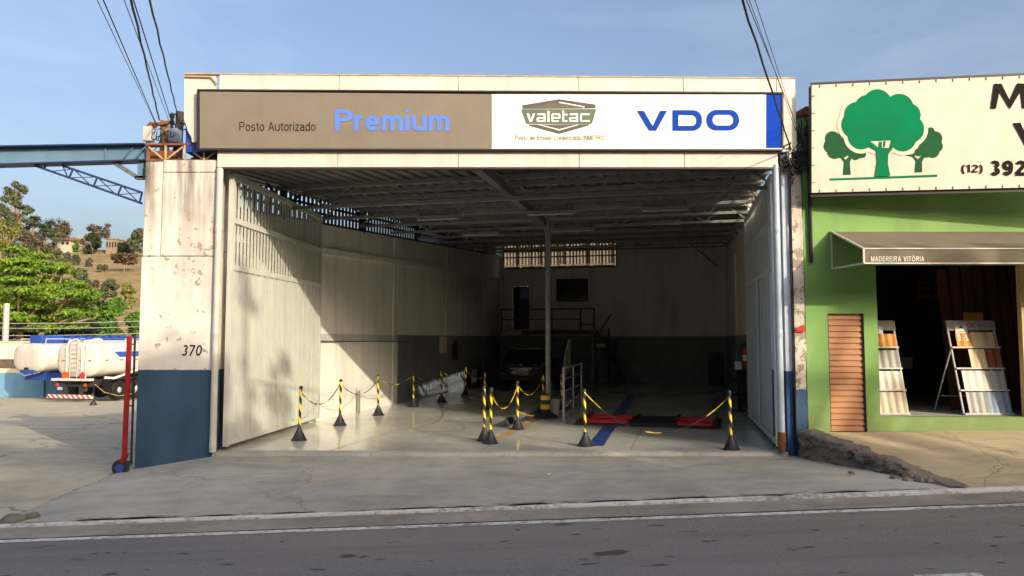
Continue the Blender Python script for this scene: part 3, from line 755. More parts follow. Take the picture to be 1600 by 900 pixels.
b.build('frame', M['dark_steel'], wi)
# roof: ribbed sheet, trusses, purlins, ridge beam, column
b = MB(); wlist=[]; w_=-.35; P=.26
while w_ < HALL_W-.1:
    for dw,dz in ((0,0),(.16,0),(.185,.045),(.235,.045)): wlist.append((w_+dw,dz))
    w_+=P
wlist.append((HALL_W+.04,0))
vs=[]; fs=[]
for (w_,dz) in wlist:
    sf=s_front(w_)+.12; vs += [G(w_,sf,roof_z(sf)+dz), G(w_,HALL_S+.3,roof_z(HALL_S+.3)+dz)]
for i in range(len(wlist)-1): fs.append((2*i,2*i+2,2*i+3,2*i+1))
nn=len(vs); vs += [v+Vector((0,0,.012)) for v in vs]; fs += [tuple(nn+i for i in f[::-1]) for f in fs]
b.add(vs,fs); b.build('roof', M['roof'], gar, fix=False)
def line_len(mesh_name, L, a, bb, mat_):
    m_=MB().box(0,L,-a/2,a/2,-bb/2,bb/2); me=bpy.data.meshes.new(mesh_name); me.from_pydata([tuple(v) for v in m_.v],[],m_.f); me.materials.append(mat_); return me
TS=[2.9,4.85,6.78,8.8,10.8,12.8,14.8,16.8,18.8]
NWEB=18; pitch=HALL_W/NWEB; DEP=.40; webL=math.hypot(pitch,DEP); webA=math.atan2(DEP,pitch)
me_web=line_len('web_bar',webL,.03,.03,M['truss'])
for k,s in enumerate(TS):
    zt=roof_z(s)-.07
    b=MB(); w0 = max(0.0, 0.0); w1=HALL_W
    b.bar(G(w0,s,zt),G(w1,s,zt),.09,.07); tr=b.build('truss', M['truss'], gar)
    b=MB(); b.bar(G(w0,s,zt-DEP),G(w1,s,zt-DEP),.09,.06); b.build('bottom_chord', M['truss'], tr)
    for j in range(NWEB):
        up = j%2==0
        p = G(j*pitch, s, zt-DEP if up else zt) - WLOC[gar.name]
        piece('web_bar', me_web, tr, p, (0, -webA if up else webA, -TH))
for s in (3.9,5.8,7.8,9.8,11.8,13.8,15.8,17.8,19.8):
    b=MB(); z=roof_z(s)-.05; b.bar(G(0,s,z),G(HALL_W,s,z),.06,.09); b.build('purlin', M['truss'], gar)
b=MB(); b.bar(G(4.55,s_front(4.55)+.1,roof_z(1.2)-.13),G(4.55,6.9,roof_z(6.9)-.52),.14,.16); b.build('ridge_beam', M['steel_grey'], gar)
b=MB(); cx,cy=.83,17.41; zt=roof_z(6.78)-.5
b.tube([(cx,cy,0),(cx,cy,zt)],.06,14)
for z in (1.3,2.05,3.3): b.lathe([(.061,z),(.07,z+.01),(.07,z+.05),(.061,z+.06)],14,c=(cx,cy,0))
b.bar((cx-.5,cy-.1,zt+.45),(cx,cy,zt-.25),.05); b.bar((cx+.5,cy+.1,zt+.45),(cx,cy,zt-.25),.05)
b.build('column', M['steel_grey'], gar, smooth=True)
# open strips under the roof: railings of upright bars
ST=.185; me_bar=line_len('bar',.60,.035,.05,M['dark_steel'])
s=1.0
while s<20.6:
    p=G(-.1,s,wall_top(s)-.03)-WLOC[gar.name]; piece('bar',me_bar,gar,p,(0,-math.pi/2,-TH)); s+=ST
b=MB()
for dz in (.03,.24,.40): b.bar(G(-.06,.8,wall_top(.8)+dz),G(-.06,20.7,wall_top(20.7)+dz),.04,.05)
for s in (3.2,7,10.8,14.6,18.4):
    b.bar(G(-.04,s,wall_top(s)-.05),G(-.04,s,roof_z(s)),.1,.1); b.bar(G(-.04,s,wall_top(s)),G(-.04,s+.6,roof_z(s)-.05),.035); b.bar(G(-.04,s,wall_top(s)+.3),G(-.04,s-.6,roof_z(s)-.05),.035)
b.build('railing', M['dark_steel'], gar)
me_bar2=line_len('bar',.56,.03,.04,M['truss'])
s=2.5
while s<9:
    piece('bar',me_bar2,gar,G(HALL_W+.08,s,4.12+.056*(s-2.35)-.02)-WLOC[gar.name],(0,-math.pi/2,-TH)); s+=.30
b=MB(); b.bar(G(HALL_W+.05,2.4,4.45),G(HALL_W+.05,9,4.83),.02,.02)
b.gbox(HALL_W-.06,HALL_W+.1,3.4,3.9,4.31,4.33)
b.build('railing', M['pvc'], gar)
# fascia sheets
YF=11.75
def ztp(x): return 5.95 - .0072*(x+5.2)
back=MB().box(-4.6,4.2,11.82,12.0,4.49,5.80); back.build('parapet', M['steel_grey'], gar)
xs=[-4.655,-2.75,-.85,1.06,2.72,4.2]
for x0,x1 in zip(xs,xs[1:]):
    b=MB().hexa([(x0+.004,YF,4.455),(x1-.004,YF,4.455),(x1-.004,11.815,4.455),(x0+.004,11.815,4.455),(x0+.004,YF,ztp(x0)),(x1-.004,YF,ztp(x1)),(x1-.004,11.815,ztp(x1)),(x0+.004,11.815,ztp(x0))])
    b.build('fascia_sheet', M['fascia'], gar, bev=.006)
b=MB().hexa([(4.204,YF,4.70),(4.5,YF,4.70),(4.5,11.815,4.70),(4.204,11.815,4.70),(4.204,YF,ztp(4.2)),(4.5,YF,ztp(4.5)),(4.5,11.815,ztp(4.5)),(4.204,11.815,ztp(4.2))]); b.build('fascia_sheet', M['fascia'], gar, bev=.006)
poly=[(288,117),(337.5,116.5),(337.5,234),(309,234),(309,222),(300,222),(299,214),(294,206),(291,196),(288,188)]
b=MB().prism([tuple(at(u,v,YF+.02).xz) for u,v in poly], lambda a,c,d:(a,YF+.02+d,c),0,.04); b.build('fascia_sheet', M['fascia'], gar)
b=MB().hexa([(-5.20,11.84,4.72),(-4.7,11.84,4.72),(-4.7,12.3,4.72),(-5.20,12.3,4.72),(-5.20,11.84,5.5),(-4.7,11.84,5.5),(-4.7,12.3,5.5),(-5.20,12.3,5.5)]); b.build('torn_sheet', M['old_blue'], gar)
b=MB(); b.bar(at(288,119,YF-.01),at(330,120,YF-.01),.02); b.bar(at(330,120,YF-.01),at(339,131,YF-.01),.02); b.bar((-5.21,YF+.03,5.962),(4.5,YF+.03,ztp(4.5)+.008),.08,.02); b.build('capping', M['rust_pale'], gar)
b=MB(); b.bar((-4.66,YF+.05,4.44),(4.22,YF+.05,4.44),.12,.03); b.build('drip_edge', M['frame_dark'], gar)
# gates: two tall steel leaves folded inwards
def make_gate(mat_, L):
    g=MB(); H0,H1=.07,4.40
    for x in (.03,L-.03): g.box(x-.035,x+.035,-.04,.04,H0,H1)
    for z in (H0+.06,2.9,3.66,H1-.03): g.box(.065,L-.065,-.035,.035,z-.045,z+.045)
    leaf_=g.build('gate_leaf', mat_, local=True); n=int(L/.135); p=(L-.16)/n
    slat=line_len('slat',1.45,.068,.010,mat_); board=line_len('board',2.76,p-.016,.02,mat_)
    for i in range(n):
        x=.08+p*(i+.5)
        piece('slat',slat,leaf_,(x,-.0,2.93),(math.pi/2,-math.pi/2,0)); piece('board',board,leaf_,(x,-.012+.012*(i%2),.14),(math.pi/2,-math.pi/2,0))
    hb=MB(); 
    hb.box(L*.5-.02,L*.5+.02,.03,.06,.12,2.9); hb.build('brace', mat_, leaf_, local=True)
    return leaf_
a=Vector((-4.50,11.98,0)); e=gnd(496,659); dv=e-a; lf=make_gate(M['gate'], dv.length)
lf.parent=gar; lf.location=a-WLOC[gar.name]; lf.rotation_euler=(0,0,math.atan2(dv.y,dv.x))
a=Vector((4.19,12.0,0)); e=gnd(1172,656); dv=e-a; lf=make_gate(M['gate_blue'], dv.length)
lf.parent=gar; lf.location=a-WLOC[gar.name]; lf.rotation_euler=(0,0,math.atan2(dv.y,dv.x))
# fittings on the left wall
def onleft(u,v,off=0.05): s,z=hit_w(u,v,off); return s,z
b=MB(); s0,z0=onleft(500,533); s1,z1=onleft(640,534); b.bar(G(.06,s0,z0),G(.06,s1,z1),.02); s2,z2=onleft(560,622); s3,z3=onleft(560,650); 
b.build('wall_conduit', M['dark_steel'], gar)
s2,_=onleft(560,600); b=MB().tube([G(.08,s2,0),G(.08,s2,.52)],.022,8); b.build('short_post', M['steel_grey'], gar)
s,z=onleft(692,540); b=MB().gbox(.0,.12,s-.2,s+.2,z-.25,z+.28); bx=b.build('fuse_box', M['pvc'], gar); b=MB().tube([G(.06,s,z+.28),G(.06,s,wall_top(s)-.5)],.025,6); b.build('pipe', M['pvc'], bx)
for u in (706,722): 
    s,z=onleft(u,500); b=MB().tube([G(.05,s,1.9),G(.05,s,wall_top(s)-1.2)],.02,6); b.build('pipe', M['pvc'], gar)
# mezzanine with railing on the back wall
Sm=19.5; a0,zp=hit_s(782,516,Sm); a1,_=hit_s(929,516,Sm); _,zr=hit_s(850,483,Sm); _,zm=hit_s(850,499,Sm)
b=MB().gbox(a0,a1,Sm,HALL_S-.005,zp-.16,zp); mz=b.build('mezzanine', M['dark_steel'], gar)
b=MB(); ww=[hit_s(u,500,Sm)[0] for u in (783,862,907,928)]
for q in ww: b.bar(G(q,Sm+.04,zp),G(q,Sm+.04,zr),.05)
b.bar(G(ww[0],Sm+.04,zr),G(ww[3],Sm+.04,zr),.05); b.bar(G(ww[0],Sm+.04,zm),G(ww[2],Sm+.04,zm),.04); _,zq=hit_s(915,507,Sm); b.bar(G(ww[2],Sm+.04,zq),G(ww[3],Sm+.04,zq),.04)
b.build('railing', M['dark_steel'], mz)
q0,_=hit_s(784,519,Sm); q1,_=hit_s(815,519,Sm); b=MB().gbox(q0,q1,Sm-.03,Sm-.002,zp-.2,zp-.02); b.build('edge_board', M['tile_cream'], mz)
b=MB()
for k in range(8):
    zz=zp*(1-(k+1)/9); ws=ww[3]+.05+.11*k; b.gbox(ws,ws+.24,Sm+.1,Sm+.9,zz-.03,zz)
b.bar(G(ww[3],Sm+.1,zp-.1),G(ww[3]+1.05,Sm+.1,0),.05,.14); b.bar(G(ww[3],Sm+.9,zp-.1),G(ww[3]+1.05,Sm+.9,0),.05,.14)
c0=hit_s(937,519,Sm); c1=hit_s(955,491,Sm); b.bar(G(c0[0],Sm,c0[1]),G(c1[0],Sm,c1[1]),.05); c2=hit_s(951,513,Sm); b.bar(G(c2[0],Sm+.03,0),G(c2[0],Sm+.03,c2[1]),.05)
b.build('stair', M['dark_steel'], mz)
b=MB(); p0=hit_s(1075,378,HALL_S-.1); p1=hit_s(1122,416,HALL_S-.1); b.bar(G(p0[0],HALL_S-.06,p0[1]),G(p1[0],HALL_S-.06,p1[1]),.06); b.build('roof_brace', M['truss'], gar)
p0=hit_s(972,398,HALL_S); p1=hit_s(1015,430,HALL_S); b=MB()
b.ring([(p0[0],p1[1]),(p1[0],p1[1]),(p1[0],p0[1]),(p0[0],p0[1])],[(p0[0]+.04,p1[1]+.04),(p1[0]-.04,p1[1]+.04),(p1[0]-.04,p0[1]-.04),(p0[0]+.04,p0[1]-.04)],lambda a,c,d:G(a,HALL_S-.02+d,c),0,.03); b.build('blind_frame', M['hall_wall'], gar)

# ------------------------------------------------------------------ signboard over the opening
sg=thing('signboard','long brown and white signboard across the garage fascia with blue lettering','signboard',(-.35,11.62,4.68))
YS=11.675; sf=lambda u,v: at(u,v,YS)
def slab(poly,y0,y1,mat_,name,par,bev=0):
    b=MB().prism([tuple(at(u,v,y0).xz) for u,v in poly], lambda a,c,d:(a,y0+d,c),0,y1-y0); return b.build(name,mat_,par,bev=bev)
slab([(312,143),(767.6,147.3),(767.6,232.5),(312,231.5)],YS,11.748,M['sign_brown'],'brown_panel',sg)
slab([(768.4,147.3),(1197,147.8),(1197,232.8),(768.4,232.5)],YS+.003,11.748,M['sign_white'],'white_panel',sg)
slab([(1197.5,147.8),(1220,148),(1220,231),(1197.5,231)],YS-.002,11.748,M['sign_blue'],'blue_stripe',sg)
slab([(1197.5,231.4),(1222,231.4),(1222,234),(1197.5,234)],YS-.004,11.748,M['sign_white'],'white_edge',sg)
b=MB()
for (p,q) in (((310,141.5),(1222,146)),((310,234),(1222,235))): b.bar(at(*p,YS+.03),at(*q,YS+.03),.085,.022)
for (p,q) in (((310.5,141),(310.5,235)),((1221.5,146),(1221.5,231))): b.bar(at(*p,YS+.03),at(*q,YS+.03),.028,.085)
b.build('frame', M['frame_dark'], sg)
sfo=lambda u,v,k: at(u,v,YS-.005-k)
lettering('Posto Autorizado',(374,493,190.5,204.5),sfo,M['ink'],sg,.10,space=.12)
lettering('Premium',(523.5,702,171,204.5),sfo,M['letter_blue'],sg,.172,space=.10)
lettering('Posto de Ensaio Credenciado INMETRO',(805,944,211.5,218.5),sfo,M['ink_soft'],sg,.11,space=.14)
F=lambda y: (lambda u,v,d: at(u,v,y-d))
b=MB(); fx=F(YS-.003)
b.prism([(995.5,173),(1006,173),(1020,197),(1031.5,173),(1042.5,173),(1025.5,204),(1014.5,204)],fx,0,.003)
o=rrect(1051,1097,-204,-172,(14,.5,.5,14)); i=rrect(1060,1088.5,-196.5,-179.5,(8,.3,.3,8)); b.ring([(x,-y) for x,y in o],[(x,-y) for x,y in i],fx,0,.003)
o=rrect(1104,1155,-203.5,-171.5,(15,15,15,15)); i=rrect(1113.5,1146,-196,-179,(8,8,8,8)); b.ring([(x,-y) for x,y in o],[(x,-y) for x,y in i],fx,0,.003)
b.build('lettering', M['vdo_blue'], sg)
# shield emblem
E_=lambda pts: [(800+x/10,140+y/10) for x,y in pts]
M['em_grey']=plain('emblem_grey',rgb(96,88,82),.45,.2,2); M['em_green']=plain('emblem_green',rgb(86,104,84),.45,.1,2); M['em_dark']=plain('emblem_dark',rgb(78,80,76),.45,.15,2); M['em_cream']=plain('emblem_cream',rgb(240,232,220),.4,.04)
def layer(pts,k,mat_,par): return slab(E_(pts),YS-.004-.0025*k,YS-.002,mat_,'emblem_field',par)
em=layer([(155,245),(735,148),(1310,235),(1300,290),(175,295)],0,M['em_dark'],sg); em.name='emblem'; WLOC[em.name]=WLOC[sg.name]
layer([(215,288),(700,196),(745,186),(1112,262),(1105,290)],1,M['em_grey'],em)
layer([(740,190),(1133,262),(1126,298),(1106,298),(1108,272),(735,205)],2,M['em_cream'],em)
layer([(150,312),(162,304),(1305,304),(1316,312),(1252,524),(1240,530),(236,530),(224,524)],1,M['em_green'],em)
layer([(265,545),(1210,540),(1200,560),(735,690),(275,562)],0,M['em_dark'],em)
layer([(395,545),(430,545),(740,618),(1030,545),(1060,545),(740,640)],1,M['em_cream'],em)
layer([(510,548),(1000,548),(745,606)],1,M['em_grey'],em)
b=MB(); kk=[0]
def st(x0,y0,x1,y1):
    kk[0]+=1; y=YS-.0075-.0004*kk[0]
    b.prism(E_([(x0,y0),(x1,y0),(x1,y1),(x0,y1)]),lambda u,v,d:at(u,v,y-d),0,.0003)
def sl(pts):
    kk[0]+=1; y=YS-.0075-.0004*kk[0]; b.prism(E_(pts),lambda u,v,d:at(u,v,y-d),0,.0003)
sl([(228,372),(262,372),(295,460),(328,372),(360,372),(312,505),(276,505)])
def let_a(x): st(x+12,372,x+135,398); st(x+108,385,x+138,505); st(x+8,432,x+110,454); st(x,445,x+28,492); st(x+8,480,x+110,505)
let_a(385); let_a(893)
st(552,330,585,505)
st(615,385,645,495); st(625,372,745,398); st(728,385,756,450); st(640,430,750,452); st(625,480,730,505)
st(783,330,815,495); st(783,378,868,402); st(792,480,865,505)
st(1062,385,1092,495); st(1072,372,1212,400); st(1072,478,1212,505)
b.build('emblem_lettering', M['em_cream'], em)
# ------------------------------------------------------------------ green shop on the right
shop=thing('green_shop','green painted timber shop with brown roller door and dark open front','shop',(7.5,11.84,.33))
b=MB(); X0,X1=4.60,13.0; Y0,Y1=11.84,12.04
D=(4.945,5.512,.30,2.15); O=(5.725,8.12,.54,2.93)
b.box(X0,D[0],Y0,Y1,-.3,5.3); b.box(D[0],D[1],Y0,Y1,D[3],5.3); b.box(D[1],O[0],Y0,Y1,-.3,5.3); b.box(O[0],O[1],Y0,Y1,O[3],5.3); b.box(O[1],X1,Y0,Y1,-.3,5.3)
b.box(D[0],D[1],Y0+.0,Y1,-.3,D[2]); b.box(O[0],O[1],Y0,Y1,-.3,O[2])
b.build('wall', M['green'], shop)
b=MB(); b.hexa([(4.75,12.04,-.3),(13,12.04,-.3),(13,12.06,-.3),(4.75,12.06,-.3),(4.75,12.04,4.1),(13,12.04,4.1),(13,12.06,4.1),(4.75,12.06,4.1)])
b=MB(); b.hexa([(4.62,12.04,.2),(4.80,12.04,.2),(6.4,18.9,.2),(6.22,18.9,.2),(4.62,12.04,4.1),(4.80,12.04,4.1),(6.4,18.9,4.1),(6.22,18.9,4.1)]); b.box(6.2,13,18.9,19.1,.2,4.1); b.box(12.9,13,12.04,18.9,.2,4.1)
b.build('inner_wall', M['shop_dark'], shop)
b=MB().hexa([(4.6,12.04,4.1),(13,12.04,4.1),(13,19.1,4.1),(6.2,19.1,4.1),(4.6,12.04,4.22),(13,12.04,4.22),(13,19.1,4.22),(6.2,19.1,4.22)]); b.build('roof', M['house_roof'], shop)
b=MB().hexa([(4.66,12.02,.2),(12.95,12.02,.2),(12.95,18.95,.2),(6.3,18.95,.2),(4.66,12.02,.536),(12.95,12.02,.536),(12.95,18.95,.536),(6.3,18.95,.536)]); b.build('shop_floor', M['sill'], shop)
b=MB(); b.box(X0-.03,X1,Y0-.06,Y1+.06,5.30,5.36)
for k in range(20): b.tube([(X0+.08+.2*k,Y0-.08,5.37),(X0+.08+.2*k,Y1+.08,5.40)],.07,8)
b.build('coping', M['rust'], shop)
n=20; hgt=(D[3]-D[2]-.02)/n
sh=MB().box(D[0],D[1],Y0+.075,Y0+.11,D[2],D[3]).build('roller_door', M['frame_dark'], shop)
me=bpy.data.meshes.new('slat'); q=MB().prism([(0,0),(-.022,.012),(-.022,hgt*.62),(-.004,hgt*.80),(-.004,hgt*.97),(.01,hgt)], lambda a,c,d:(d,a,c), -.278,.278)
me.from_pydata([tuple(v) for v in q.v],[],q.f); me.materials.append(M['shutter'])
for k in range(n): piece('slat',me,sh,Vector(((D[0]+D[1])/2,Y0+.06,D[2]+.01+hgt*k))-WLOC[shop.name])
b=MB(); b.box(D[0]-.002,D[0]+.02,Y0+.02,Y0+.08,D[2],D[3]); b.box(D[1]-.02,D[1]+.002,Y0+.02,Y0+.08,D[2],D[3]); b.build('guide', M['frame_dark'], sh)
b=MB().box(8.03,8.115,11.90,12.0,O[2],O[3]); b.build('door_post', M['wood_pale'], shop)
b=MB(); b.tube([(4.70,11.80,2.95),(4.70,11.80,4.98)],.03,8); b.lathe([(.035,4.98),(.06,5.0),(.06,5.1),(.03,5.14)],8,c=(4.70,11.80,0)); b.build('service_conduit', M['cable'], shop)
# rear window inside
y=18.86; p0=at(1430,437,y); p1=at(1478,467,y); b=MB().box(p0.x,p1.x,y-.02,y+.02,p1.z,p0.z); wi=b.build('window', M['wood_red'], shop)
for i in range(2):
    for j in range(3):
        xa=p0.x+(p1.x-p0.x)*(i+.06)/2; xb=p0.x+(p1.x-p0.x)*(i+.94)/2; za=p1.z+(p0.z-p1.z)*(j+.08)/3; zb=p1.z+(p0.z-p1.z)*(j+.92)/3
        MB().box(xa,xb,y-.045,y-.022,za,zb).build('pane', M['tile_orange'], wi)
for (u0,u1,v0,v1,yy,mm,lab) in ((1505,1536,488,506,13.05,'tile_orange','faded pink notice pinned among the red brown boards'),(1408,1426,558,576,15.5,'paper','pale notice sheet hanging low in the dark shop')):
    p0=at(u0,v0,yy); p1=at(u1,v1,yy); tag(MB().box(p0.x,p1.x,yy-.008,yy,p1.z,p0.z).build('notice', M[mm]),lab,'notice')
for k in range(9):
    x=7.55+.2*k; h_=2.45+.12*((k*7)%5)/5; yy=13.35-.02*k
    b=MB().hexa([(x,yy-.3,.54),(x+.17,yy-.3,.54),(x+.17,yy-.26,.54),(x,yy-.26,.54),(x,yy+.02,.54+h_),(x+.17,yy+.02,.54+h_),(x+.17,yy+.06,.54+h_),(x,yy+.06,.54+h_)])
    tag(b.build('plank', M['wood_red']),('leftmost','second','third','fourth','fifth','sixth','seventh','eighth','rightmost')[k]+' red brown plank of the row leaning in the shop shadow, counted from the left','plank','planks leaning inside the shop')
# awning
aw=thing('awning','faded brown canvas awning over the shop front','awning',(8,11.3,2.83))
A=at(1298,362,11.835); Bt=at(1348,388.5,10.76); Bb=at(1348,411.5,10.76); Aw=at(1298,420,11.835); XR=12.9
def aw_pt(a,c): 
    x0=A.x; x=x0+(XR-x0)*a; return (x+(Bt.x-A.x)*c*0, A.y+(Bt.y-A.y)*c, A.z+(Bt.z-A.z)*c-.02*math.sin(math.pi*c)-.012*abs(math.sin(a*XR*1.3))*math.sin(math.pi*c))
b=MB().grid(aw_pt,60,8); b.grid(lambda a,c:(A.x+(XR-A.x)*a, Bt.y-.004-.012*math.sin(a*40)*c, Bt.z+(Bb.z-Bt.z)*c),60,2); b.build('canopy', M['awning'], aw, smooth=True, fix=False)
b=MB(); P=[Vector((A.x,p.y-.01,p.z)) for p in (A,Bt,Bb,Aw)]
for i in range(4): b.bar(P[i],P[(i+1)%4],.025)
b.bar(P[1],(XR,P[1].y,P[1].z),.018); b.bar(P[2],(XR,P[2].y,P[2].z),.02)
b.build('frame', M['awning_frame'], aw)
lettering('MADEREIRA VITÓRIA',(1361,1444,400.5,408.5),lambda u,v,k:at(u,v,10.735-k),M['paper'],aw,.13,space=.2)
# billboard, standing off the wall at an angle
K=.1405
def bf(u,v,d=0.0):
    r=ray(u,v); t=(11.5+K*4.62)/(r.y+K*r.x); p=EYE+r*t; nrm=Vector((-K,-1,0)).normalized(); return p+nrm*d
bb=thing('billboard','cream billboard with green trees logo tilted out over the shop','billboard',(7.2,11.2,4.0))
b=MB(); q=[bf(1268,133),bf(1800,109),bf(1800,288),bf(1268,301)]; nb=Vector((K,1,0)).normalized()*.10
b.hexa([q[3],q[2],q[2]+nb,q[3]+nb,q[0],q[1],q[1]+nb,q[0]+nb]); b.build('panel', M['canvas'], bb)
b=MB(); 
for i in range(4): b.bar(q[i]+nb*.55,q[(i+1)%4]+nb*.55,.022,.11)
for u in (1290,1420,1560,1700):
    p0=bf(u,160)+nb; p1=bf(u,280)+nb; b.bar(p0,(p0.x,11.84,p0.z),.04); b.bar(p1,(p1.x,11.84,p1.z),.04)
b.build('frame', M['frame_dark'], bb)
me=bpy.data.meshes.new('clip'); qq=MB().box(-.005,.005,-.008,.0,-.022,.022); me.from_pydata([tuple(v) for v in qq.v],[],qq.f); me.materials.append(M['clip'])
for k in range(20):
    u=1281+26*k; piece('clip',me,bb,bf(u,135-.045*(u-1268),.004)-WLOC[bb.name]); piece('clip',me,bb,bf(u,298.5-.0243*(u-1268),.004)-WLOC[bb.name])
for k in range(6): piece('clip',me,bb,bf(1271,150+27*k,.004)-WLOC[bb.name],(0,math.pi/2,0))
Cc=lambda x,y:(1180+x/2.571,100+y/2.571)
def star(circles,c,grow=0,n=160):
    out=[]
    for k in range(n):
        t=2*math.pi*k/n; dx,dy=math.cos(t),math.sin(t); best=0
        for (x,y,r) in circles:
            ox,oy=c[0]-x,c[1]-y; bq=ox*dx+oy*dy; cq=ox*ox+oy*oy-(r+grow)**2; ds=bq*bq-cq
            if ds>0: best=max(best,-bq+math.sqrt(ds))
        out.append(Cc(c[0]+dx*best,c[1]+dy*best))
    return out
def decal(poly,k,mat_,name='logo'):
    m_=MB(); m_.add([bf(u,v,.002+.0025*k) for u,v in poly],[tuple(range(len(poly)))]); return m_.build(name,mat_,bb,fix=False)
big=[(490,160,58),(578,178,58),(618,205,46),(622,262,56),(592,298,54),(505,260,90),(425,290,54),(400,245,55),(408,205,52),(452,178,54)]
decal([Cc(*p) for p in [(298,460),(732,444),(732,454),(298,469)]],0,M['logo_green'])
l=[(310,300,30),(302,330,28),(318,352,30),(345,345,34),(330,310,30),(400,365,22),(430,362,16)]
decal(star(l,(335,335)),0,M['logo_green2']); decal([Cc(*p) for p in [(352,446),(356,395),(340,372),(352,376),(364,384),(378,370),(388,376),(380,396),(384,445)]],1,M['logo_green2'])
decal([Cc(*p) for p in [(420,352),(448,350),(440,372),(410,384)]],0.5,M['logo_green2'])
r_=[(722,300,30),(728,330,26),(712,350,28),(685,345,32),(700,310,32),(705,270,16),(655,355,16)]
decal(star(r_,(695,330)),0,M['logo_green2']); decal([Cc(*p) for p in [(639,436),(644,392),(630,372),(642,374),(654,382),(668,368),(680,374),(670,394),(671,435)]],1,M['logo_green2'])
decal([Cc(*p) for p in [(596,367),(630,362),(650,350),(640,375)]],0.5,M['logo_green2'])
decal(star(big,(505,240),16),2,M['canvas']); decal(star(big,(505,240)),3,M['logo_green'])
decal([Cc(*p) for p in [(462,312),(545,308),(540,345),(480,348)]],4,M['canvas'])
decal([Cc(*p) for p in [(480,452),(490,390),(484,352),(458,328),(466,314),(492,336),(496,312),(508,312),(508,338),(536,338),(545,300),(560,310),(548,345),(534,362),(532,400),(542,450)]],5,M['logo_green'])
decal([Cc(*p) for p in [(512,312),(524,310),(520,336),(512,338)]],4.5,M['logo_green'])
f5=lambda u,v,k:bf(u,v,.012+k)
def bl(poly): m_=MB(); m_.add([bf(u,v,.012) for u,v in poly],[tuple(range(len(poly)))]); return m_
m_=MB(); P_=[Cc(*p) for p in [(944,180),(958,80),(988,80),(1021,146),(1051,78),(1082,80),(1100,178),(1072,178),(1064,112),(1022,182),(980,112),(966,180)]]; m_.add([bf(u,v,.012) for u,v in P_],[tuple(range(12))])
m_.build('lettering', M['ink'], bb, fix=False)
m_=MB()
P_=[Cc(*p) for p in [(1034,238),(1064,236),(1098,308),(1124,236),(1140,236),(1092,345)]]; m_.add([bf(u,v,.012) for u,v in P_],[(0,1,2,5),(5,2,3,4)])
m_.build('lettering', M['ink'], bb, fix=False)
lettering('(12)',(1502,1535,257.5,269.5),f5,M['ink'],bb,.16,space=.12)
lettering('392',(1546,1603,251,274.5),f5,M['ink'],bb,.21,space=.12)
# tile display racks
def make_rack(base,label,header):
    r=thing('display_rack',label,'display rack',base); b=MB(); Wd=.77; H_=1.48; Ld=.40
    def P(x,t,o=0): return Vector((x,Ld*t+o,H_*t))
    for x in (0,Wd): b.tube([P(x,0),P(x,1)],.016,8)
    for x in (0,Wd): b.tube([P(x,.72),Vector((x,.85,0))],.012,8)
    b.tube([Vector((0,.75,.25)),Vector((Wd,.75,.25))],.01,6)
    b.build('frame', M['rack'], r, local=True)
    for t in (.015,.265,.50,.73): 
        b=MB(); b.bar(P(-.01,t,-.05),P(Wd+.01,t,-.05),.02,.025); b.bar(P(0,t,-.05),P(0,t,0),.015); b.bar(P(Wd,t,-.05),P(Wd,t,0),.015); b.build('shelf_rail', M['rack'], r, local=True)
    b=MB().hexa([P(-.02,.92,-.03),P(Wd+.02,.92,-.03),P(Wd+.02,.92,.0),P(-.02,.92,.0),P(-.02,1.03,-.03),P(Wd+.02,1.03,-.03),P(Wd+.02,1.03,.0),P(-.02,1.03,.0)]); hd=b.build('header', M['tile_grey'], r, local=True)
    x0=.10 if header else .36
    b=MB().hexa([P(x0,.80,-.05),P(x0+.2,.80,-.05),P(x0+.2,.80,-.046),P(x0,.80,-.046),P(x0,.97,-.05),P(x0+.2,.97,-.05),P(x0+.2,.97,-.046),P(x0,.97,-.046)]); pp=b.build('paper_notice', M['paper'], r, local=True)
    b=MB()
    for k,t in enumerate((.83,.855,.88,.905)): b.bar(P(x0+.03,t,-.052),P(x0+.17-.03*(k%2),t,-.052),.003,.008)
    b.lathe([(.03,-.001),(.03,.001)],10,c=P(x0+.1,.95,-.052),axis='y'); b.build('print', M['ink_soft'], pp, local=True)
    if header:
        b=MB(); b.ring(rrect(-.035,.035,-.035,.035,(.035,)*4),rrect(-.022,.022,-.022,.022,(.022,)*4),lambda a,c,d:P(.36+a,.975+c/H_,-.033-d),0,.001); b.build('round_mark', M['hazard_red'], hd, local=True)
        b=MB()
        for x in (.30,.33,.40,.43): b.bar(P(x,.96,-.034),P(x,.99,-.034),.012,.002)
        for x in (.52,.56,.60): b.bar(P(x,.965,-.034),P(x,.988,-.034),.018,.002)
        b.build('print', M['ink_soft'], hd, local=True)
    return r,P
def tile(base,P,x0,x1,t0,t1,mat_,label,waves,group='roof tile samples on the racks'):
    n=waves*8; vs=[]
    for off in (0,-.012):
        for j in range(2):
            t=t0 if j==0 else t1
            for i in range(n+1):
                x=x0+(x1-x0)*i/n; ph=(i%8)/8; z=.022*(math.cos(2*math.pi*i/8)*.5+.5)**.7
                vs.append(Vector(base)+P(x,t,-.03-z+off))
    k=n+1; fs=[]
    for i in range(n):
        fs+=[(i,i+1,k+i+1,k+i),(2*k+i,3*k+i,3*k+i+1,2*k+i+1),(i,2*k+i,2*k+i+1,i+1),(k+i,k+i+1,3*k+i+1,3*k+i)]
    fs+=[(0,k,3*k,2*k),(n,2*k+n,3*k+n,k+n)]
    return tag(MB().add(vs,fs).build('roof_tile', mat_, smooth=True),label,'tile',group)
B1=(5.60,12.25,.536); r,P=make_rack(B1,'white display rack half behind the green wall, all four shelves filled',False)
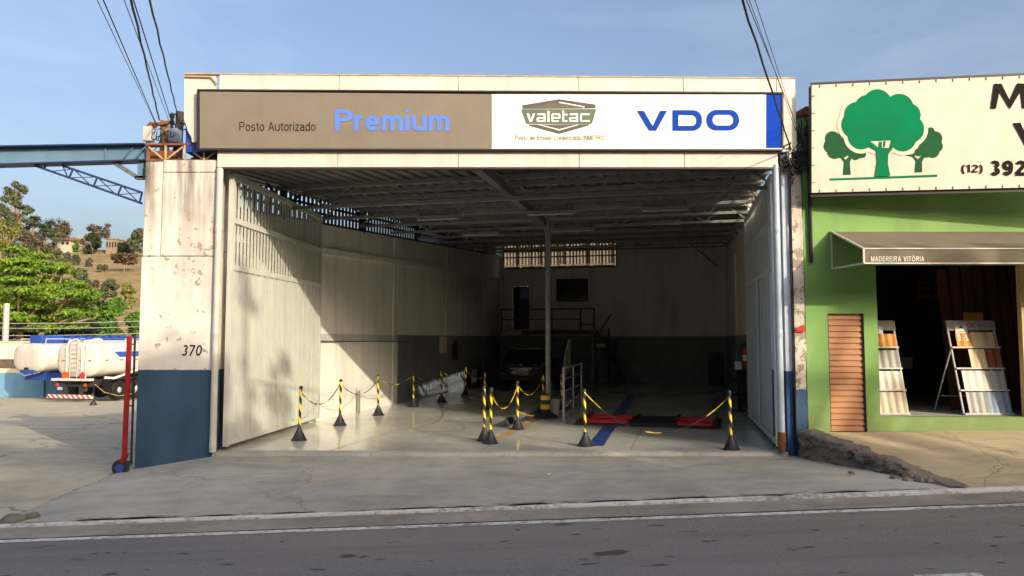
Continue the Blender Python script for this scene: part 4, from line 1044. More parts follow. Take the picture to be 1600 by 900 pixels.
for (t0,t1,mm,lab) in ((.735,.88,'tile_orange','orange ribbed roof tile sample on top shelf of left rack'),(.505,.70,'tile_grey','grey ribbed tile sample on second shelf of left rack'),(.27,.47,'tile_white','white ribbed tile sample on third shelf of left rack'),(.02,.245,'tile_beige','beige ribbed tile sample on bottom shelf of left rack')):
    tile(B1,P,.03,.75,t0,t1,M[mm],lab,6)
B2=(7.25,12.22,.536); r,P=make_rack(B2,'white display rack by the timber post, with red ringed header',True)
for (x0,x1,t0,t1,mm,lab,wv) in ((.08,.33,.735,.89,'tile_orange','orange wavy roof tile at left of right rack top shelf',2),(.335,.70,.735,.90,'tile_cream','cream wavy roof tile at right of right rack top shelf',2),
   (.24,.50,.505,.71,'tile_cream','pale cream roof tile beside brown one on right rack',2),(.505,.74,.505,.71,'tile_brown','red brown roof tile on second shelf of right rack',2),
   (.06,.44,.27,.475,'tile_white','white wavy tile on third shelf of right rack',3),(.445,.74,.27,.475,'tile_grey','grey wavy tile on third shelf of right rack',2),
   (.06,.40,.02,.245,'tile_grey','dull grey tile on bottom shelf of right rack',3),(.405,.74,.02,.245,'tile_blue','blue grey tile on bottom shelf of right rack',3)):
    tile(B2,P,x0,x1,t0,t1,M[mm],lab,wv)
# ------------------------------------------------------------------ gantry over the yard gate
ga=thing('gantry_beam','blue painted steel gantry beam with rusty lattice resting on the white pillar','beam',(-7,12.1,4.55))
YB=12.0
def lin_v(u,v0,v1): return v0+(v1-v0)*(u/230.0)
def gb(u,vt): return at(u,vt,YB)
def beam_seg(u0,u1):
    b=MB(); p=[at(u0,lin_v(u0,258,251.5),YB),at(u1,lin_v(u1,258,251.5),YB),at(u1,lin_v(u1,232,227.5),YB),at(u0,lin_v(u0,232,227.5),YB)]; o=Vector((0,.012,0))
    b.hexa([p[0],p[1],p[1]+o,p[0]+o,p[3],p[2],p[2]+o,p[3]+o]); return b
beam_seg(-500,164.5).build('web', M['beam'], ga); beam_seg(165.3,230).build('web', M['beam'], ga)
b=MB()
for (va,vb) in ((231,227),(259,252)): b.bar(at(-500,lin_v(-500,va,vb),YB),at(230,vb,YB),.24,.022)
b.build('flange', M['beam_dark'], ga)
b=MB()
for (u0,v0,u1,v1) in ((187,253,209,230),(208,252,228,229),(165,254,165,230)): b.bar(at(u0,v0,YB-.02),at(u1,v1,YB-.02),.022)
b.build('stiffener', M['beam'], ga)
b=MB(); b.bar(at(178,254,YB),at(216,278,YB),.10,.06); b.bar(at(213,278,YB),at(226,278,YB),.10,.05); b.build('knee_brace', M['steel_grey'], ga)
b=MB(); b.bar(at(221.5,254,YB),at(221.5,279,YB),.09,.1); b.build('bracket', M['beam'], ga)
b=MB(); YL=11.9
b.bar(at(230,227.5,YL),at(309,226.5,YL),.14,.03); b.bar(at(231,251,YL),at(338,252,YL),.12,.035); b.bar(at(232,251,YL),at(232,228,YL),.04)
b.build('lattice_chord', M['rust'], ga)
b=MB(); Z=[(232,229),(258,251),(288,228),(320,251),(338,236)]
for p_,q_ in zip(Z,Z[1:]): b.bar(at(*p_,YL-.03),at(*q_,YL-.03),.025)
for u in (259,289,319): b.bar(at(u,227,YL-.05),at(u,251,YL-.05),.028)
b.build('lattice_bar', M['rust_pale'], ga)
b=MB(); 
p0=at(234,250,12.25); p1=at(336,231,12.25); b.box(p0.x,p0.x+.45,12.2,12.3,p0.z,p0.z+.14); b.build('backing_plate', M['rust'], ga)
lb=thing('lattice_brace','dark blue lattice girder slanting below the gantry to the pillar','lattice girder',(-6,12.0,3.9))
b=MB(); T0,T1,Q0,Q1=(98,259),(222,301),(55,259),(222,318)
lp=lambda a,c,t:(a[0]+(c[0]-a[0])*t,a[1]+(c[1]-a[1])*t)
b.bar(at(*T0,12),at(*T1,12),.035); b.bar(at(*Q0,12),at(*Q1,12),.035); b.build('chord', M['beam_dark'], lb)
for u0 in (70,110,148,186,220):
    tq=(u0-2-Q0[0])/(Q1[0]-Q0[0]); tt=(u0+4-T0[0])/(T1[0]-T0[0]); p=lp(Q0,Q1,min(1,tq)); q=lp(T0,T1,min(1,tt)) if tt>=0 else (u0+2,259)
    MB().bar(at(*p,11.99),at(*q,11.99),.022).build('strut', M['beam_dark'], lb)
for (u0,u1) in ((88,106),(116,142),(153,180),(191,216)):
    a_=lp(T0,T1,max(0,(u0-T0[0])/(T1[0]-T0[0]))); c_=lp(Q0,Q1,(u1-Q0[0])/(Q1[0]-Q0[0])); MB().bar(at(*a_,12.01),at(*c_,12.01),.014).build('strut', M['beam_dark'], lb)
    a_=lp(Q0,Q1,(u0-8-Q0[0])/(Q1[0]-Q0[0])); c_=lp(T0,T1,min(1,(u1+8-T0[0])/(T1[0]-T0[0]))); MB().bar(at(*a_,12.015),at(*c_,12.015),.011).build('strut', M['beam_dark'], lb)
# poles behind the pillar
def pole(u,vtop,Y,r,mat_,label,extra):
    top=at(u,vtop,Y); t=thing('utility_pole',label,'utility pole',(top.x,Y,-.4)); b=MB().tube([(top.x,Y,-.4),(top.x,Y,top.z)],[r*1.15,r],12); b.build('pole', mat_, t, smooth=True); extra(t,top); return t
def ex1(t,top):
    x,y,z=top
    b=MB(); b.bar((x-.25,y-.12,z-.13),(x+.12,y-.12,z-.06),.05); b.build('crossarm', M['rust'], t)
    for dx in (-.17,-.10): MB().lathe([(.02,-.05),(.045,-.02),(.03,0),(.045,.02),(.02,.06)],8,c=(x+dx,y-.16,z-.12)).build('insulator', M['rust'], t)
    MB().box(x-.27,x-.12,y-.25,y-.1,z-.42,z-.16).build('junction_box', M['porcelain'], t, bev=.01)
    MB().box(x+.10,x+.26,y-.1,y+.1,z-.40,z-.15).build('junction_box', M['transformer'], t, bev=.01)
    b=MB(); rnd=random.Random(4)
    for k in range(9):
        p=Vector((x-.2+.3*rnd.random(),y-.2,z-.15-.2*rnd.random())); pts=[p]
        for j in range(5): p=p+Vector((rnd.uniform(-.09,.09),rnd.uniform(-.03,.03),rnd.uniform(-.16,.05))); pts.append(p)
        b.tube(pts,.008,5)
    b.build('cable_tangle', M['cable'], t)
def ex2(t,top):
    x,y,z=top; b=MB(); rnd=random.Random(9)
    for k in range(16):
        p=Vector((x+rnd.uniform(-.09,.09),y-.1,z-.08-.5*rnd.random())); pts=[p]
        for j in range(5): p=p+Vector((rnd.uniform(-.07,.07),rnd.uniform(-.03,.03),rnd.uniform(-.15,.04))); pts.append(p)
        b.tube(pts,.014,5)
    b.build('cable_tangle', M['cable'], t)
    for k in range(3): MB().lathe([(.02,-.05),(.05,-.02),(.03,0),(.05,.02),(.02,.06)],8,c=(x-.1,y-.08,z-.1-.12*k)).build('insulator', M['dark_steel'], t)
pole(258,189,13.1,.075,M['wood_pole'],'short weathered brown pole rising behind the pillar beside the beam',ex1)
pole(281,175,13.4,.068,M['wood_dark'],'dark pole wrapped in cables close beside the cream fascia',ex2)
jb=thing('meter_box','dark tangle of electric boxes and cables atop the peeling column','junction box',(4.42,11.85,4.5))
b=MB(); b.box(4.24,4.36,11.8,11.98,4.49,4.70); b.box(4.46,4.54,11.83,11.95,4.62,4.78); b.build('box', M['dark_steel'], jb, bev=.008)
b=MB().box(4.37,4.41,11.75,11.80,4.60,4.80); b.build('fuse', M['porcelain'], jb, bev=.008)
b=MB(); rnd=random.Random(21)
for k in range(34):
    p=at(rnd.uniform(1222,1252),rnd.uniform(232,268),11.75); pts=[p]
    for j in range(6): p=p+Vector((rnd.uniform(-.08,.08),rnd.uniform(-.02,.02),rnd.uniform(-.09,.08))); pts.append(p)
    b.tube(pts,rnd.choice((.005,.008,.012)),5)
for k in range(14):
    p=at(rnd.uniform(1244,1258),rnd.uniform(180,245),11.75); pts=[p]
    for j in range(5): p=p+Vector((rnd.uniform(-.05,.05),rnd.uniform(-.02,.02),rnd.uniform(-.16,.03))); pts.append(p)
    b.tube(pts,rnd.choice((.008,.012)),5)
b.build('cable_tangle', M['cable'], jb)
# overhead lines from the far side of the street
def wire(A_,u,v,r,label,grp,Yq=6.3,thick=False):
    A_=Vector(A_); Q=at(u,v,Yq); d=Q-A_; far=A_+d*((A_.y+10)/(A_.y-Yq)); far.z+=.4; n=40; pts=[]
    for k in range(n+1):
        t=k/n; p=A_.lerp(far,t); tq=(A_.y-Yq)/(A_.y+10); sag=.4*(t*tq*0); p.z-=.4*t; 
        if thick: p+=Vector((math.sin(k*2.6)*.006,0,math.cos(k*2.6)*.006))
        pts.append(p)
    tag(MB().tube(pts,r,6).build('power_line', M['cable']),label,'power line',grp)
g1='power lines running to the left poles'; T1_=at(246,190,13.0); T2_=at(279,181,13.3)
for (Aw_,u,v,r,lab,th) in ((at(243,193,13.0),148,-8,.006,'leftmost thin wire running to the brown pole',0),(at(245,196,13.0),158,-8,.009,'second wire from the left, dropping to the brown pole',0),
   (at(249,188,13.0),203,-8,.016,'thick twisted cable dropping to the brown pole',1),(at(270,205,13.2),191,-8,.006,'thin wire crossing behind to the grey box between the poles',0),(at(271,200,13.2),206,-8,.009,'wire just right of the twisted cable, ending between the poles',0),
   (at(277,178,13.3),232,-8,.014,'rightmost twisted cable of the left bundle, ending on the dark pole',1)):
    wire(Aw_,u,v,r*.7,lab,g1,thick=th)
g2='power lines running to the right column'
for (Aw_,u,v,r,lab,th) in ((at(1236,234,11.72),1157,-8,.016,'thick twisted cable crossing the blue stripe of the sign',1),(at(1243,192,11.72),1163,-8,.006,'thin wire just right of the thick cable by the sign',0),
   (at(1245,200,11.72),1177,-8,.005,'rightmost thin wire above the end of the fascia',0),(at(1244,205,11.72),1168,-8,.005,'middle thin wire over the right end of the fascia',0)):
    wire(Aw_,u,v,r*.7,lab,g2,thick=th)
# red rolling gate end with castor
rg=thing('gate_post_frame','red steel gate frame on a rubber castor beside the blue pillar base','gate frame',(-5.95,11.6,-.3))
b=MB(); b.bar(at(202.5,526,11.62),at(194,716,11.6),.062,.05); b.bar(at(197,708,11.6),at(191,722,11.6),.09,.06); b.build('post', M['red'], rg)
b=MB(); b.bar(at(211,527,11.72),at(205,722,11.72),.025); 
for v in (527,538,634): b.bar(at(202-.045*(v-526),v,11.65),at(211-.03*(v-526),v,11.72),.022)
b.bar(at(197,722,11.65),at(207,724,11.68),.05); b.bar(at(190,722,11.6),at(188,731,11.6),.035); b.build('rail', M['chassis'], rg)
wc=at(188.5,731,11.6); b=MB().lathe([(.06,-.03),(.115,-.035),(.13,-.015),(.13,.015),(.115,.035),(.06,.03)],20,c=wc,axis='y'); wl=b.build('wheel', M['chassis'], rg, smooth=True)
MB().lathe([(.02,-.04),(.062,-.038),(.062,.038),(.02,.04)],16,c=wc,axis='y').build('hub', M['tank_blue'], wl, smooth=True)
# ------------------------------------------------------------------ hall contents: stanchions and chains
def make_stanchion():
    t=thing('stanchion','x','stanchion')
    MB().lathe([(.135,0),(.138,.015),(.12,.03),(.035,.20),(.03,.235)],20).build('base',M['cone_black'],t,smooth=True,local=True)
    MB().lathe([(.024,.225),(.024,.885)],12).build('post',M['post_stripe'],t,smooth=True,local=True)
    MB().lathe([(.024,.885),(.033,.89),(.033,.91),(.028,.93),(.012,.94)],12).build('cap',M['cone_black'],t,smooth=True,local=True)
    return t
S0=make_stanchion()
SP_=[((467,688),'striped stanchion nearest the left gate leaf'),((531,665),'second striped stanchion from the gate along the left wall'),((591,649),'third striped stanchion, by the lit end of the left wall'),
 ((646,636),'fourth striped stanchion, against the grey shaded left wall'),((690,628),'black looking stanchion left of the slatted sunlight patch'),((727,618),'stanchion standing before the slatted sunlight patch'),
 ((758,640),'stanchion rising right behind the close front pair'),((757,688.5),'rear stanchion of the close pair in mid floor'),((766,693),'front stanchion of the close pair in mid floor'),
 ((809,671),'stanchion beside the open black pipe on the floor'),((848,646),'stanchion just left of the steel column'),((878,640),'stanchion partly hidden behind the grey rail gate'),
 ((915,697),'striped stanchion at the end of the blue floor line'),((1143,703),'striped stanchion beside the right gate leaf')]
SPOS=[]
for i,((u,v),lab) in enumerate(SP_):
    o=S0 if i==0 else copy_tree(S0); p=gnd(u,v); o.location=p; o.rotation_euler=(.022*math.sin(i*2.1),.022*math.cos(i*3.7),i*1.3); tag(o,lab,None,'striped stanchions in the hall'); SPOS.append(p)
def chain(p,q,sag,label,yel=(1,),per=3,grp='plastic chains between the stanchions'):
    b=MB(); n=max(9,int((q-p).length/.12)); pts=[]
    for k in range(n+1):
        t=k/n; x=p.lerp(q,t); x.z-=4*sag*t*(1-t); pts.append(x)
    for k in range(n):
        mi=1 if (k//2)%per in yel else 0; d=(pts[k+1]-pts[k]); e=d*.06
        b.bar(pts[k]-e,pts[k+1]+e,.018 if k%2 else .008,.008 if k%2 else .018,m=mi)
    tag(b.build('barrier_chain',[M['cone_black'],M['yellow']]),label,'chain',grp)
Z=Vector((0,0,.86)); sp=SPOS
chain(sp[0]+Z,sp[1]+Z,.33,'chain sagging between the two stanchions nearest the gate leaf',(1,),4)
chain(sp[1]+Z,sp[2]+Z,.30,'chain sagging before the sunlit part of the left wall',(0,),4)
chain(sp[2]+Z,sp[3]+Z,.22,'chain across the shade edge on the left wall')
chain(sp[3]+Z,sp[4]+Z,.22,'dim chain before the grey left wall'); chain(sp[4]+Z,sp[5]+Z,.2,'dim chain left of the slatted sunlight'); chain(sp[5]+Z,sp[6]+Z,.2,'chain crossing the slatted sunlight patch')
chain(sp[8]+Z,sp[9]+Z,.36,'yellow and black chain from the front pair to the pipe',(0,1)); chain(sp[9]+Z,sp[10]+Z,.30,'chain hanging before the black car',(0,1)); chain(sp[10]+Z,sp[11]+Z,.2,'chain passing behind the steel column')
chain(sp[12]+Z,sp[13]+Z,.62,'long low chain hanging across the red rollers',(0,),4)
chain(sp[6]+Z,sp[7]+Z,.25,'short chain joining the close pair to the one behind')
p=gnd(868,652); chain(Vector((p.x,p.y,.05)),Vector(gnd(893,656))+Vector((0,0,.42)),.02,'yellow tape rising from the column base to the rail gate',(0,1,2),3)
p=sp[9]; chain(p+Vector((.02,-.03,.35)),Vector(gnd(836,657))+Vector((0,0,.1)),.03,'yellow tape tied low to the stanchion beside the pipe',(0,1,2),3)
# brake tester rollers in the floor
c=[gnd(896,664),gnd(1126,671.5),gnd(1112,652),gnd(921,650)]
rt=thing('roller_tester','low steel brake tester with four red rollers set in the hall floor','brake tester',((c[0]+c[2])/2))
o0=c[0]; ex=(c[1]-c[0]); L=ex.length; ex.normalize(); ey=Vector((-ex.y,ex.x,0)); Dp=(c[3]-c[0]).dot(ey)
RT=lambda x,y,z: o0+ex*x+ey*y+Vector((0,0,z))
def rbox(b,x0,x1,y0,y1,z0,z1): return b.hexa([RT(x0,y0,z0),RT(x1,y0,z0),RT(x1,y1,z0),RT(x0,y1,z0),RT(x0,y0,z1),RT(x1,y0,z1),RT(x1,y1,z1),RT(x0,y1,z1)])
rbox(MB(),0,L,0,Dp,.005,.03).build('plate',M['chassis'],rt)
rbox(MB(),L*.395,L*.68,Dp*.05,Dp*.95,.032,.06).build('cover',M['dark_steel'],rt,bev=.01)
for (a,z) in ((.045,.375),(.70,.945)):
    for (y,) in ((.22,),(.70,)):
        MB().tube([RT(L*a,Dp*y,.0),RT(L*z,Dp*y,.0)],.10,14).build('roller',M['red_dull'],rt,smooth=True)
b=MB()
for x in (.025,.385,.69,.965): rbox(b,L*x-.03,L*x+.03,Dp*.02,Dp*.98,.03,.10)
b.build('frame',M['dark_steel'],rt)
# steel column base guard and bucket
cg=thing('column_guard','yellow and black banded guard with black foot around the column base','guard',(.80,17.2,0))
p=gnd(852,653); b=MB().lathe([(.30,0),(.31,.03),(.20,.09),(.16,.12)],20,c=(p.x,p.y,0)); b.build('foot',M['cone_black'],cg,smooth=True)
gd=MB().lathe([(.11,.12),(.10,.52),(.08,.54)],18).build('band',M['guard'],cg,smooth=True,local=True); gd.location=p-WLOC[cg.name]
p=gnd(867,649); b=MB().lathe([(.09,0),(.12,.36),(.13,.37),(.105,.37),(.08,.05)],16,c=p); tag(b.build('bucket',M['tile_grey'],smooth=True),'small grey bucket beside the column guard','bucket')
# floor pipe
p=gnd(797,668); q=gnd(848,642); ax=(q-p).normalized()
pt=thing('exhaust_pipe','black open pipe lying on short feet on the hall floor','pipe',p); zc=Vector((0,0,.13))
MB().tube([p+zc,q+zc],.075,14,caps=False).build('tube',M['steel_grey'],pt,smooth=True,fix=False); MB().tube([p+zc-ax*.03,p+zc+ax*.08],.085,14,caps=False).build('rim',M['black'],pt,fix=False)
MB().tube([p+zc+ax*.07,p+zc+ax*.1],.07,14).build('inner',M['black'],pt)
for t in (.25,.75): x=p.lerp(q,t); b=MB(); b.bar(x+Vector((-.09,0,0)),x+Vector((-.06,0,.12)),.03); b.bar(x+Vector((.09,0,0)),x+Vector((.06,0,.12)),.03); b.build('foot',M['dark_steel'],pt)
# grey rail gate and green tinted screen near the column
p=gnd(881,660); q=gnd(909,640); rl=thing('rail_gate','pale grey pipe rail gate standing edge on beside the steel column','rail gate',p)
for k,t in enumerate((0,.5,1)): x=p.lerp(q,t); MB().tube([x,x+Vector((0,0,1.16))],.028 if k!=1 else .018,8).build('post',M['zinc'],rl,smooth=True)
for z in (.12,.38,.64,.90,1.14): MB().tube([p+Vector((0,0,z)),q+Vector((0,0,z))],.018,8).build('rail',M['zinc'],rl,smooth=True)
M['glass_green']=plain('green_tinted_glass',rgb(120,136,112),.1,.1,3,spec=.6)
p=gnd(880,646); a0=at(885,530,p.y+.6); b=MB(); zt=a0.z
sc_=thing('glass_screen','tall greenish glass screen standing by the rail gate','screen',p)
b.prism([(0,.9),(0,1.35),(.55,zt),(.75,zt),(.75,.9)],lambda a,c,d:(p.x+.03+D_S.x*a*1.2+d,p.y+D_S.y*a*1.2,c),0,.02); b.build('pane',M['glass_green'],sc_)
q=p+D_S*.9+Vector((.03,0,0)); b=MB(); b.bar(q,(q.x,q.y,zt),.02); b.bar((q.x,q.y,zt),(q.x+.55,q.y-.13,zt),.02); b.bar((q.x+.55,q.y-.13,0),(q.x+.55,q.y-.13,zt),.02); b.build('frame',M['dark_steel'],sc_)
# dark shelf rack by the stair
Sx=18.6; w0,_=hit_s(930,560,Sx); w1,_=hit_s(962,560,Sx)
eq=thing('equipment_shelf','dark steel equipment shelf with small monitor by the back stair','shelf',G(w0,Sx))
b=MB()
for w_ in (w0,w1):
    for s in (Sx,Sx+.5): b.bar(G(w_,s,0),G(w_,s,1.75),.04)
b.build('upright',M['dark_steel'],eq)
for z in (.35,.8,1.25,1.7): MB().gbox(w0,w1,Sx,Sx+.5,z-.02,z).build('shelf',M['dark_steel'],eq)
mw0,z1=hit_s(931,537,Sx-.05); mw1,z0=hit_s(946,543,Sx-.05); b=MB().gbox(mw0,mw1,Sx-.04,Sx+.2,z0,z1); tag(b.build('monitor',M['tile_grey'],bev=.01),'small pale boxed monitor on the dark equipment shelf','monitor')
# diagnostic cabinet, extinguisher, hose post
Sx=18.2; w0,_=hit_s(1107,600,Sx); w1,zt=hit_s(1131,551,Sx)
cab=thing('cabinet','black wheeled test cabinet with slanted screen at the back right','cabinet',G(w0,Sx))
MB().gbox(w0,w1,Sx,Sx+.5,.06,.85).build('body',M['black'],cab,bev=.02); MB().gbox(w0-.03,w1+.03,Sx-.08,Sx+.5,.86,.93).build('keyboard_shelf',M['dark_steel'],cab)
MB().gbox(w0+.02,w1-.02,Sx+.1,Sx+.35,.95,zt).build('screen',M['glass_dark'],cab,bev=.02)
for a in (.05,.8): MB().lathe([(.03,-.02),(.05,-.015),(.05,.015),(.03,.02)],10,c=G(w0+(w1-w0)*a,Sx+.05,.05),axis='x').build('castor',M['black'],cab)
s,zm=hit_w(1165,555,HALL_W-.12); c_=G(HALL_W-.12,s,0); z0=hit_w(1165,571,HALL_W-.12)[1]; z1=hit_w(1165,541,HALL_W-.12)[1]
exo=thing('fire_extinguisher','red fire extinguisher hung on the right hall wall beside the gate leaf','fire extinguisher',c_+Vector((0,0,z0)))
MB().lathe([(.075,z0),(.085,z0+.02),(.085,z1-.08),(.06,z1-.02),(.03,z1)],16,c=c_).build('cylinder',M['ext_red'],exo,smooth=True)
b=MB().lathe([(.03,z1),(.035,z1+.06),(.02,z1+.08)],10,c=c_); b.bar(c_+Vector((0,0,z1+.06)),c_+Vector((-.1,-.05,z1+.1)),.02); b.build('valve',M['dark_steel'],exo)
MB().tube([c_+Vector((-.03,0,z1+.05)),c_+Vector((-.12,-.03,z1-.02)),c_+Vector((-.13,-.04,z1-.2)),c_+Vector((-.10,-.04,z0+.15))],.013,6).build('hose',M['black'],exo)
b=MB().gbox(0,0,0,0,0,0); b=MB().lathe([(.0865,z0+.12),(.0865,z0+.26)],16,c=c_); b.build('label',M['paper'],exo,smooth=True)
s,zz=hit_w(712,548,.15); c_=G(.15,s,0); ex2_=thing('fire_extinguisher','dark fire extinguisher on the left wall beside the fuse box','fire extinguisher',c_+Vector((0,0,zz-.25)))
MB().lathe([(.07,zz-.3),(.08,zz-.28),(.08,zz+.2),(.03,zz+.3)],14,c=c_).build('cylinder',M['black'],ex2_,smooth=True); MB().lathe([(.03,zz+.3),(.03,zz+.36)],10,c=c_).build('valve',M['dark_steel'],ex2_)
s,_=hit_w(1155,640,HALL_W-.3); c_=G(HALL_W-.3,s,0); hz=hit_w(1153,577,HALL_W-.3)[1]
hp=thing('hose_stand','dark air hose stand with white top box near the right gate leaf','hose stand',c_)
b=MB(); b.bar(c_,c_+Vector((0,0,hz)),.07); b.lathe([(.18,0),(.18,.04),(.05,.06)],14,c=c_); b.build('post',M['dark_steel'],hp)
b=MB()
pts=[c_+Vector((-.10+.16*math.cos(t*.5),-.06-.002*t,hz-.42+.2*math.sin(t*.5))) for t in range(0,38)]; b.tube(pts,.02,6); b.tube([c_+Vector((.05,-.06,hz-.45)),c_+Vector((.1,-.07,.4)),c_+Vector((.02,-.1,.06))],.02,6); b.build('hose',M['black'],hp,smooth=True)
b=MB(); q=c_+Vector((0,0,hz)); b.box(q.x-.07,q.x+.07,q.y-.06,q.y+.06,q.z,q.z+.2); b.build('top_box',M['paper'],hp,bev=.01)
s0,_=hit_w(1160,640,HALL_W-.02); s1,_=hit_w(1171,640,HALL_W-.02); z1=hit_w(1162,575,HALL_W-.02)[1]
b=MB().gbox(HALL_W-.07,HALL_W-.004,min(s0,s1),max(s0,s1)-.0,0.01,z1); tag(b.build('dark_panel',M['dark_steel'],bev=.01),'dark board leaning on the right wall below the extinguisher','board')
# tyre leaning on the left wall in the slatted light
s,_=hit_w(741,603,.35); c_=G(.35,s,.34); b=MB(); pr=[(.20,-.09),(.30,-.11),(.34,-.07),(.34,.07),(.30,.11),(.20,.09)]; b.lathe(pr+[pr[0]],24,c=c_,axis='x')
tag(b.build('tyre',M['black'],smooth=True),'black tyre leaning on the left wall inside the slatted sunlight','tyre')
# fluorescent lights
for (u0,v0,u1,v1,s,lab) in ((653,344,716,343,None,'fluorescent tube left of the column, nearest one'),(824,336,898,335,None,'fluorescent tube over the top of the steel column'),(862,362,928,361,None,'fluorescent tube just right of the column'),
    (723,368,779,368,None,'fluorescent tube near the far left corner of the roof'),(1003,330,1075,328.5,None,'fluorescent tube on the right half of the roof'),(1013,351,1062,350,None,'dim fluorescent tube at the back right of the roof'),(842,419.5,930,419.5,HALL_S-.06,'fluorescent tube below the high back window')):
    if s is None: s=min([t-.08 for t in TS],key=lambda q:abs(hit_s((u0+u1)/2,v0,q)[1]-(roof_z(q)-.07-DEP-.10)))
    a,za=hit_s(u0,v0,s); c2,zb=hit_s(u1,v1,s); za=zb=(za+zb)/2
    lt=thing('fluorescent_light',lab,'lamp',G((a+c2)/2,s,za),0,'fluorescent lights under the roof')
    MB().gbox(a-.03,c2+.03,s-.04,s+.04,za+.04,za+.085).build('batten',M['truss'],lt); MB().tube([G(a,s,za+.015),G(c2,s,za+.015)],.02,8).build('tube',M['tile_grey'],lt,smooth=True)
    b=MB()
    for w_ in (a+.05,c2-.05): b.bar(G(w_,s,za+.085),G(w_,s,za+.085+ (.1 if s<20 else .05)),.012)
    b.build('hanger',M['dark_steel'],lt)
# car
def make_car(loc,rotz):
    t=thing('parked_car','black hatchback parked at the back of the hall, seen from behind','car',loc,rotz)
    st=[(.0,.62,.40,.82),(.05,.73,.30,.93),(.25,.79,.24,.98),(.8,.82,.2,1.0),(1.6,.83,.2,1.0),(2.6,.83,.2,.97),(3.3,.81,.22,.9),(3.75,.74,.26,.78),(3.92,.6,.34,.62)]
    b=MB(); n=12; vs=[]
    for (y,h,zb,zt) in st:
        ring=[(-.55*h,zb),(-.9*h,zb+.04),(-h,zb+.16),(-1.0*h,zb+(zt-zb)*.6),(-.97*h,zt-.06),(-.9*h,zt)]
        ring=ring+[(-x,z) for x,z in ring[::-1]]; vs+=[(x,y,z) for x,z in ring]
    k=len(st); fs=[(i*n+j,i*n+(j+1)%n,(i+1)*n+(j+1)%n,(i+1)*n+j) for i in range(k-1) for j in range(n)]+[tuple(range(n)),tuple((k-1)*n+j for j in range(n))]
    b.add(vs,fs); bd=b.build('body',M['black_gloss'],t,smooth=True,local=True)
    g=[(.10,.74,.72,.98,1.0),(.34,.70,.60,.98,1.34),(.75,.72,.585,.99,1.46),(1.6,.74,.58,1.0,1.49),(2.15,.74,.56,.99,1.42),(2.95,.72,.66,.96,1.0)]
    b=MB(); vs=[]
    for (y,hb,ht,zb,zt) in g: vs+=[(-hb,y,zb),(-ht,y,zt-.03),(-ht*.9,y,zt),(ht*.9,y,zt),(ht,y,zt-.03),(hb,y,zb)]
    n=6; k=len(g); fs=[(i*n+j,i*n+j+1,(i+1)*n+j+1,(i+1)*n+j) for i in range(k-1) for j in range(n-1)]+[tuple(range(n)),tuple((k-1)*n+j for j in range(n))]
    b.add(vs,fs); b.build('cabin',M['black_gloss'],t,smooth=True,local=True)
    b=MB().hexa([(-.62,.095,1.03),(.62,.095,1.03),(.62,.11,1.03),(-.62,.11,1.03),(-.50,.315,1.33),(.50,.315,1.33),(.50,.33,1.33),(-.50,.33,1.33)]); b.build('rear_window',M['glass_dark'],t,local=True)
    for sx in (-1,1):
        b=MB().hexa([(sx*.735,.5,1.03),(sx*.745,2.5,1.03),(sx*.72,2.5,1.03),(sx*.71,.5,1.03),(sx*.615,.75,1.38),(sx*.61,2.1,1.36),(sx*.59,2.1,1.36),(sx*.59,.75,1.38)]); b.build('side_window',M['glass_dark'],t,local=True)
        b=MB().hexa([(sx*.42,-.0,.78),(sx*.72,.06,.80),(sx*.72,.2,.80),(sx*.42,.1,.78),(sx*.46,.01,.90),(sx*.75,.08,.94),(sx*.75,.22,.94),(sx*.46,.1,.90)]); b.build('tail_light',M['tail_red'],t,local=True,bev=.015)
        b=MB().box(sx*.84-.09,sx*.84+.09,2.5,2.62,.98,1.12); b.build('mirror',M['black_gloss'],t,local=True,bev=.03)
    MB().box(-.2,.2,-.035,-.01,.56,.69).build('number_plate',M['steel_grey'],t,local=True,bev=.004)
    MB().box(-.72,.72,-.06,.14,.34,.52).build('bumper',M['black'],t,local=True,bev=.04)
    MB().box(-.36,.36,-.03,.02,.745,.765).build('trim',M['zinc'],t,local=True)
    MB().box(-.04,.04,-.02,.04,.84,.91).build('badge',M['zinc'],t,local=True,bev=.01)
    MB().bar((-.1,.085,1.05),(.28,.20,1.18),.015).build('wiper',M['black'],t,local=True)
    for x in (-.72,.72):
        for y in (.65,3.1):
            wl=MB().lathe([(.18,-.09),(.29,-.1),(.31,-.06),(.31,.06),(.29,.1),(.18,.09)],20,c=(x,y,.31),axis='x').build('wheel',M['black'],t,smooth=True,local=True)
            MB().lathe([(.04,-.085),(.19,-.07),(.19,.07),(.04,.085)],16,c=(x,y,.31),axis='x').build('rim',M['zinc'],wl,smooth=True,local=True)
    return t
cp=gnd(814,611); make_car((cp.x,cp.y,0),-TH)
